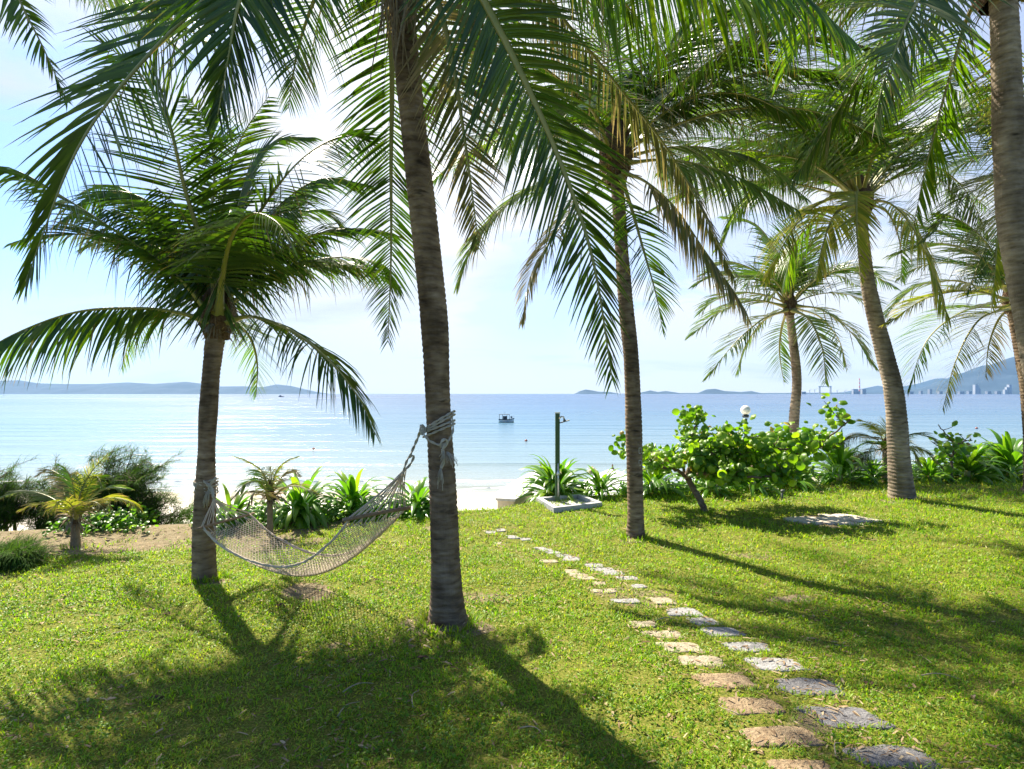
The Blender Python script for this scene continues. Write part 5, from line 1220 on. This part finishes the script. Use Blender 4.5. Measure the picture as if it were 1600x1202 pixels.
# basin, a low kerb with a floor
def quad_kerb(tree, pts, wd, hh, zb, mat_):
    b = MB(); n = len(pts); c = np.mean(pts, 0)
    inn = [p + (c - p) / np.linalg.norm(c - p) * wd * 1.4 for p in pts]
    for i in range(n):
        j = (i + 1) % n
        A, B_q, C_q, D_q = pts[i], pts[j], inn[j], inn[i]
        hz = hh[i]
        v = [(*A, zb), (*B_q, zb), (*C_q, zb), (*D_q, zb), (*A, zb + hz), (*B_q, zb + hz), (*C_q, zb + hz), (*D_q, zb + hz)]
        b.poly(v, [(0, 1, 5, 4), (1, 2, 6, 5), (2, 3, 7, 6), (3, 0, 4, 7), (4, 5, 6, 7)])
    return b, inn
bp = [P(q[0], q[1], q[2])[:2] for q in ((838, 788, 10.95), (865, 808, 9.95), (941, 797, 10.45), (905, 781, 11.35))]
zb = Gf(bp[1][0], bp[1][1]) - .12
b, inn = quad_kerb(SH, bp, .09, (.215, .213, .217, .211), zb, None); b.build('basin_kerb', M['concrete'], SH)
b = MB(); b.poly([(*q, zb + .14) for q in inn], [(0, 1, 2, 3)]); b.build('basin_floor', M['concrete'], SH)

x, y = P(1222, 782, CAMZ * F / (782 - 615.))[:2]; z = Gf(x, y)
SP = thing('sprinkler', 'small grey sprinkler standing in the grass under the broad-leaved shrub', 'sprinkler', (x, y, z))
b = MB(); b.tube([(x, y, z - .05), (x, y, z + .17)], .02, 10); b.build('riser', M['darkmetal'], SP)
b = MB(); b.tube([(x - .01, y, z + .185), (x + .05, y, z + .19)], .022, 10); b.tube([(x, y, z + .15), (x, y, z + .2)], .026, 10); b.build('nozzle', M['darkmetal'], SP)

d = 11.6
W_ = thing('low_wall', 'short low concrete wall beside the steps down to the beach', 'wall', (*P(808, 790, d)[:2], 0))
b = MB()
c = P(806, 790, d); b.box((c[0], c[1] + .45, c[2] - .55), (.36, 1.3, 1.35), rz=-.32); b.build('wall_block', M['slab'], W_)
b = MB(); b.box((c[0], c[1] + .45, c[2] + .15), (.42, 1.36, .05), rz=-.32); b.build('coping', M['concrete'], W_)

d = 15.0
x, y = P(1165, 700, d)[:2]; z = Gf(x, y); zt = P(1165, 641, d)[2]
LP = thing('globe_lamp', 'garden lamp with a white ball globe rising above the broad-leaved shrub', 'lamp', (x, y, z))
b = MB(); b.lathe([(.075, 0), (.07, .05), (.045, .12), (.042, zt - z - .25), (.05, zt - z - .22), (.0, zt - z - .22)], (x, y, z), 14); b.build('pole', M['post'], LP)
b = MB(); b.lathe([(.0, -.2), (.07, -.2), (.09, -.16), (.075, -.12), (0, -.12)], (x, y, zt), 14); b.build('globe_holder', M['hullb'], LP)
b = MB(); th = np.linspace(-PI / 2 + .02, PI / 2, 14); b.lathe([(.125 * math.cos(t), .125 * math.sin(t)) for t in th], (x, y, zt), 20); b.build('globe', M['globe'], LP)

# ------------------------------------------------------------------ beach umbrellas, boat, buoys
def umbrella(px, py, d, r, lab):
    x, y, zt = P(px, py, d); z = Gf(x, y)
    o = thing('beach_umbrella', lab, 'umbrella', (x, y, z), 'white beach umbrellas below the bank')
    n = 8; b = MB(); a = np.linspace(0, 2 * PI, n * 4, endpoint=False)
    sc = 1 - .035 * np.abs(np.sin(a * n / 2)) ** .8
    R = []
    for f, dz in ((.02, 0), (.12, -.035), (.35, -.16), (.65, -.36), (1.0, -.62), (.995, -.70), (.985, -.70), (.985, -.63), (.64, -.38), (.34, -.18), (.02, -.03)):
        R.append(np.stack([x + r * f * sc * np.cos(a), y + r * f * sc * np.sin(a), np.full(len(a), zt + dz * r / 1.2) - (.03 * np.abs(np.sin(a * n / 2)) if f > .9 else 0)], -1))
    b.grid(np.array([R]), close=True); b.build('canopy', M['canvas'], o)
    b = MB(); b.tube([(x, y, z - .3), (x, y, zt + .02)], .028, 8); b.build('pole', M['wood'], o)
    b = MB(); b.lathe([(0.0, -.04), (.06, -.04), (.06, 0), (.025, .03), (.03, .10), (0, .15)], (x, y, zt + .03), 10); b.build('finial', M['wood'], o)
umbrella(845, 733, 19, 1.45, 'white beach umbrella partly hidden behind the lily clump at the shower')
umbrella(957, 733, 19.5, 1.6, 'white beach umbrella between the flowering lily and the slim palm')

d = 112.0
x, y, _ = P(791, 661, d); z = SEA
BT = thing('fishing_boat', 'small white fishing boat with dark canopy alone on the bay', 'boat', (x, y, z))
Lb = 3.0; b = MB(); rows = []
for t in np.linspace(0, 1, 12):
    xx = x - Lb / 2 + Lb * t; wd = .62 * (math.sin(PI * min(.5, .22 + t * .55)) if t < .5 else max(.03, (1 - ((t - .5) / .5) ** 2.2))) ; hz = .55 + .5 * max(0, t - .55) ** 1.3 * 1.8 + .1 * (1 - t)
    rows.append([(xx + .1 * t, y - wd, z + hz), (xx + .04, y - wd * .95, z + hz * .55), (xx, y - wd * .6, z + .02), (xx, y, z - .2), (xx, y + wd * .6, z + .02), (xx + .04, y + wd * .95, z + hz * .55), (xx + .1 * t, y + wd, z + hz)])
b.grid(np.array([rows])); r0 = rows[0]; b.poly(r0, [(0, 1, 5, 6), (1, 2, 4, 5), (2, 3, 4)]); b.build('hull', M['hullw'], BT)
b = MB(); A = np.array(rows); b.grid(np.stack([A[:, 2] + [0, -.012, .0], A[:, 2] + [.0, -.03, .14]], 1)[None]); b.build('hull_stripe', M['hullg'], BT)
b = MB(); b.grid(np.stack([A[:, 0] + [0, 0, -.04], A[:, 6] + [0, 0, -.04]], 1)[None]); b.grid(np.stack([A[:, 0] + [0, -.015, .03], A[:, 0] + [0, -.02, -.13]], 1)[None]); b.build('deck', M['hullb'], BT)
b = MB()
for xx in (-1.35, -.75, .15, .62):
    for yy in (-.45, .45): b.box((x + xx, y + yy, z + 1.02), (.07, .06, 1.05))
b.box((x - .25, y + .3, z + .95), (.8, .3, .6)); b.build('canopy_post', M['hullb'], BT)
b = MB(); b.box((x - .36, y, z + 1.58), (2.1, 1.15, .07)); b.build('canopy_roof', M['hullb'], BT)
b = MB(); b.box((x - .3, y - .4, z + .62), (.9, .04, .22)); b.box((x + 1.0, y, z + 1.02), (.28, .3, .4)); b.box((x + 1.32, y, z + 1.1), (.04, .04, .6), rot=[[.9, 0, .43], [0, 1, 0], [-.43, 0, .9]]); b.build('gear', M['hullb'], BT)
b = MB(); b.tube([(x - .3, y, z + 1.6), (x - .3, y, z + 2.1)], .02, 5); b.build('mast', M['hullb'], BT)

d = 78.0   # a rope buoy and a float
for (px, py, d, r, lab) in ((822, 689, 68, .17, 'dark red buoy floating right of the boat'), (490, 702, 58, .14, 'dark red buoy floating left of the rope-tied palm'), (1526, 669, 92, .2, 'small red buoy far right on the bay')):
    x, y, _ = P(px, py, d); o = thing('buoy', lab, 'buoy', (x, y, SEA), 'red buoys on the bay')
    b = MB(); th = np.linspace(-PI / 2, PI / 2, 10); b.lathe([(max(.001, r * math.cos(t)), r * .8 * math.sin(t) + r * .4) for t in th], (x, y, SEA), 12); b.build('float', M['buoy'], o)
    b = MB(); b.lathe([(.001, r * 1.15), (r * .2, r * 1.15), (r * .15, r * 1.6), (.001, r * 1.65)], (x, y, SEA), 8); b.build('lifting_ring', M['hullb'], o)
x, y, _ = P(439, 619.2, 900); o = thing('far_boat', 'tiny dark boat near the horizon below the left headland', 'boat', (x, y, SEA))
b = MB(); b.box((x, y, SEA + .5), (7, 2, 1.4)); b.poly([(x + 3.5, y - 1, SEA - .2), (x + 3.5, y + 1, SEA - .2), (x + 3.5, y - 1, SEA + 1.2), (x + 3.5, y + 1, SEA + 1.2), (x + 5.5, y, SEA + 1.5)], [(0, 1, 4), (0, 2, 4), (1, 3, 4), (2, 3, 4)]); b.build('hull', M['hullb'], o)
b = MB(); b.box((x - 1, y, SEA + 2), (2.4, 1.4, 1.6)); b.build('cabin', M['hullb'], o)

# ------------------------------------------------------------------ far shores
def ridge(name, sil, d, depth, seed, rough=.12):
    sil = np.array(sil, float); n = 260
    px = np.linspace(sil[0, 0], sil[-1, 0], n); py = np.interp(px, sil[:, 0], sil[:, 1])
    hz = 615 + (CAMZ - SEA) * F / d
    H = np.maximum((hz - py) / F * d, .2)
    x = (px - 800) / F * d
    rows = []
    for f in np.linspace(-1, 1, 25):
        prof = (1 - abs(f)) ** .9
        nz = (fbm(x / 260 + 7, x * 0 + f * 2.2, seed, 4) - .5)
        hh = H * prof * (1 + (nz * .9 * (abs(f) > .01)) * (1 - prof)) + H * .25 * (vnoise(x / 90, x * 0 + f * 6, seed + 3) - .5) * (1 - abs(f)) * abs(f) * 3
        rows.append(np.stack([x + nz * 60 * abs(f), d + f * depth * (.5 + .5 * np.minimum(1, H / H.max() + .2)), SEA - 1 + hh], -1))
    b = MB(); b.grid(np.array([rows]))
    o = b.build(name, M['hill']); o['kind'] = 'structure'; return o
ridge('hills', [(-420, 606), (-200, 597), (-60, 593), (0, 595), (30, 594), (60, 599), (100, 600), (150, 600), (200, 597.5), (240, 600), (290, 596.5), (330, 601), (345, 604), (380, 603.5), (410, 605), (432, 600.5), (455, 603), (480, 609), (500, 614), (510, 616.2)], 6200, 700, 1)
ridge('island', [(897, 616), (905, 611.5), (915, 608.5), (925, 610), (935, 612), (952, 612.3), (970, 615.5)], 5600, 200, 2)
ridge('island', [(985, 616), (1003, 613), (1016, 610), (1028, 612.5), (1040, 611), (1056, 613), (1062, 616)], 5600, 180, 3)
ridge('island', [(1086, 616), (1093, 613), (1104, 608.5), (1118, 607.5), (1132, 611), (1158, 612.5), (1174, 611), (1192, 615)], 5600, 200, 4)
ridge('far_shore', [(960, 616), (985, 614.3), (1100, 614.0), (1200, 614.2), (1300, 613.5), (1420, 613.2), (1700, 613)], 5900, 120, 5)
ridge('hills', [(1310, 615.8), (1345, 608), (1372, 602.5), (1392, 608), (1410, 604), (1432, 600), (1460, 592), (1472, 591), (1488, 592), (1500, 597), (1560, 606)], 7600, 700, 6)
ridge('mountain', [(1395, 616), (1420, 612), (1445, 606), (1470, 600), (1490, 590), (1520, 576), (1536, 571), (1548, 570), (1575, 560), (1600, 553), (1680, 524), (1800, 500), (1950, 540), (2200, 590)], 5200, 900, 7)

d = 4300
def farbox(b, px0, px1, py0, d, dep=20):
    x0 = (px0 - 800) / F * d; x1 = (px1 - 800) / F * d; z1 = CAMZ - (py0 - 615) / F * d
    b.box(((x0 + x1) / 2, d, (z1 + SEA) / 2), (x1 - x0, dep, z1 - SEA))
GC = thing('gantry_crane', 'large gantry crane on the far shore between the small palm and the leaning palm', 'crane', (*P(1289, 614, d)[:2], SEA), 'cranes of the far shipyard')
b = MB(); z1 = P(0, 604, d)[2]; b.box((P(1289, 0, d)[0], d, z1), (95, 10, 5)); b.build('girder', M['far'], GC)
for px in (1280, 1281.5, 1297, 1298.5):
    b = MB(); farbox(b, px - .35, px + .35, 604.5, d, 6); b.build('leg', M['far'], GC)
for i, (px, hh, lab) in enumerate(((1265, 610, 'thin jib crane far left of the gantry crane'), (1273, 609, 'thin jib crane just left of the gantry crane'), (1308, 610.5, 'thin jib crane just right of the gantry crane'), (1320, 611, 'thin jib crane left of the striped chimney'))):
    o = thing('jib_crane', lab, 'crane', (*P(px, 614, d)[:2], SEA), 'cranes of the far shipyard')
    b = MB(); farbox(b, px - .3, px + .3, hh, d, 4); b.build('mast', M['far'], o)
    b = MB(); z1 = P(0, hh, d)[2]; xx = P(px, 0, d)[0]; b.tube([(xx - 6, d, z1 - 2), (xx + 18, d, z1 + 8)], 1.2, 4); b.build('jib', M['far'], o)
CH = thing('chimney', 'tall red and white striped chimney of the far power plant', 'chimney', (*P(1343, 614, d)[:2], SEA))
zs = np.linspace(P(0, 612, d)[2], P(0, 591.5, d)[2], 8); xx = P(1343, 0, d)[0]
b = MB(); b.lathe([(5.5, SEA), (5, zs[0])], (xx, d, 0), 10); b.build('base_section', M['white'], CH)
for k in range(7):
    b = MB(); b.lathe([(4.6 - .15 * k, zs[k]), (4.45 - .15 * k, zs[k + 1]), (.1, zs[k + 1] + .05)], (xx, d, 0), 10); b.build('band', M['red'] if k % 2 == 0 else M['white'], CH)
def block(px0, px1, py0, lab, steps=(), nm='far_building', m='white'):
    o = thing(nm, lab, 'building', (*P((px0 + px1) / 2, 614, d)[:2], SEA), 'buildings on the far shore')
    b = MB(); farbox(b, px0, px1, py0, d, 24)
    for (a, c, e) in steps: farbox(b, a, c, e, d + 3, 20)
    b.build('walls', M[m], o)
    b = MB(); x0 = P(px0, 0, d)[0]; x1 = P(px1, 0, d)[0]; z1 = P(0, py0, d)[2]
    b.box(((x0 + x1) / 2, d, z1 + 1.0), (x1 - x0 + 1.5, 26, 2)); b.build('roof', M['far'], o)
    b = MB(); nfl = max(1, int((z1 - SEA) / 7))
    for k in range(nfl): b.box(((x0 + x1) / 2, d - 12.2, SEA + 4 + k * 7), ((x1 - x0) * .8, .5, 2.4))
    b.build('window_band', M['far'], o)
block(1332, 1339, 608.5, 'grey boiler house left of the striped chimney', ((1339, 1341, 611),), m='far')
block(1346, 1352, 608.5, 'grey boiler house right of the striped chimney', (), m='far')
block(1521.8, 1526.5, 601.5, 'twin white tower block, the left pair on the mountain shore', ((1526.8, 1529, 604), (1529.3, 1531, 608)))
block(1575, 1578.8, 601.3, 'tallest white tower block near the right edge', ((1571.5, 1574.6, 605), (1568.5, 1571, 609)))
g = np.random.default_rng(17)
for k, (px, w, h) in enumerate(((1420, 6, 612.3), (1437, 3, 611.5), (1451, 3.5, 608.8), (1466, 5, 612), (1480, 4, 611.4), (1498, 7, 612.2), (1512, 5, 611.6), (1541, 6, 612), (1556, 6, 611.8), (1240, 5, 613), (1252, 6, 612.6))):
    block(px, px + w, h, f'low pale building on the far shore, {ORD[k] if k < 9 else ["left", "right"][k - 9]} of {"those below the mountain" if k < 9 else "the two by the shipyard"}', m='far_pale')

# ------------------------------------------------------------------ camera
cam = bpy.data.cameras.new('camera'); co = bpy.data.objects.new('camera', cam); COL.objects.link(co)
co.location = (0, 0, CAMZ); co.rotation_euler = (R_(90), 0, 0)
cam.sensor_width = 36; cam.lens = 36 * F / 1600; cam.shift_y = 14 / 1600
cam.clip_start = .05; cam.clip_end = 30000
S.camera = co
S.view_settings.view_transform = 'Standard'; S.view_settings.look = 'None'
S.view_settings.exposure = 1.66; S.view_settings.gamma = 1
S.cycles.max_bounces = 8; S.cycles.diffuse_bounces = 3; S.cycles.transmission_bounces = 4; S.cycles.transparent_max_bounces = 8; S.cycles.volume_bounces = 0
S.cycles.sample_clamp_indirect = 8
for o in bpy.data.objects:
    if '_loc' in o: del o['_loc']
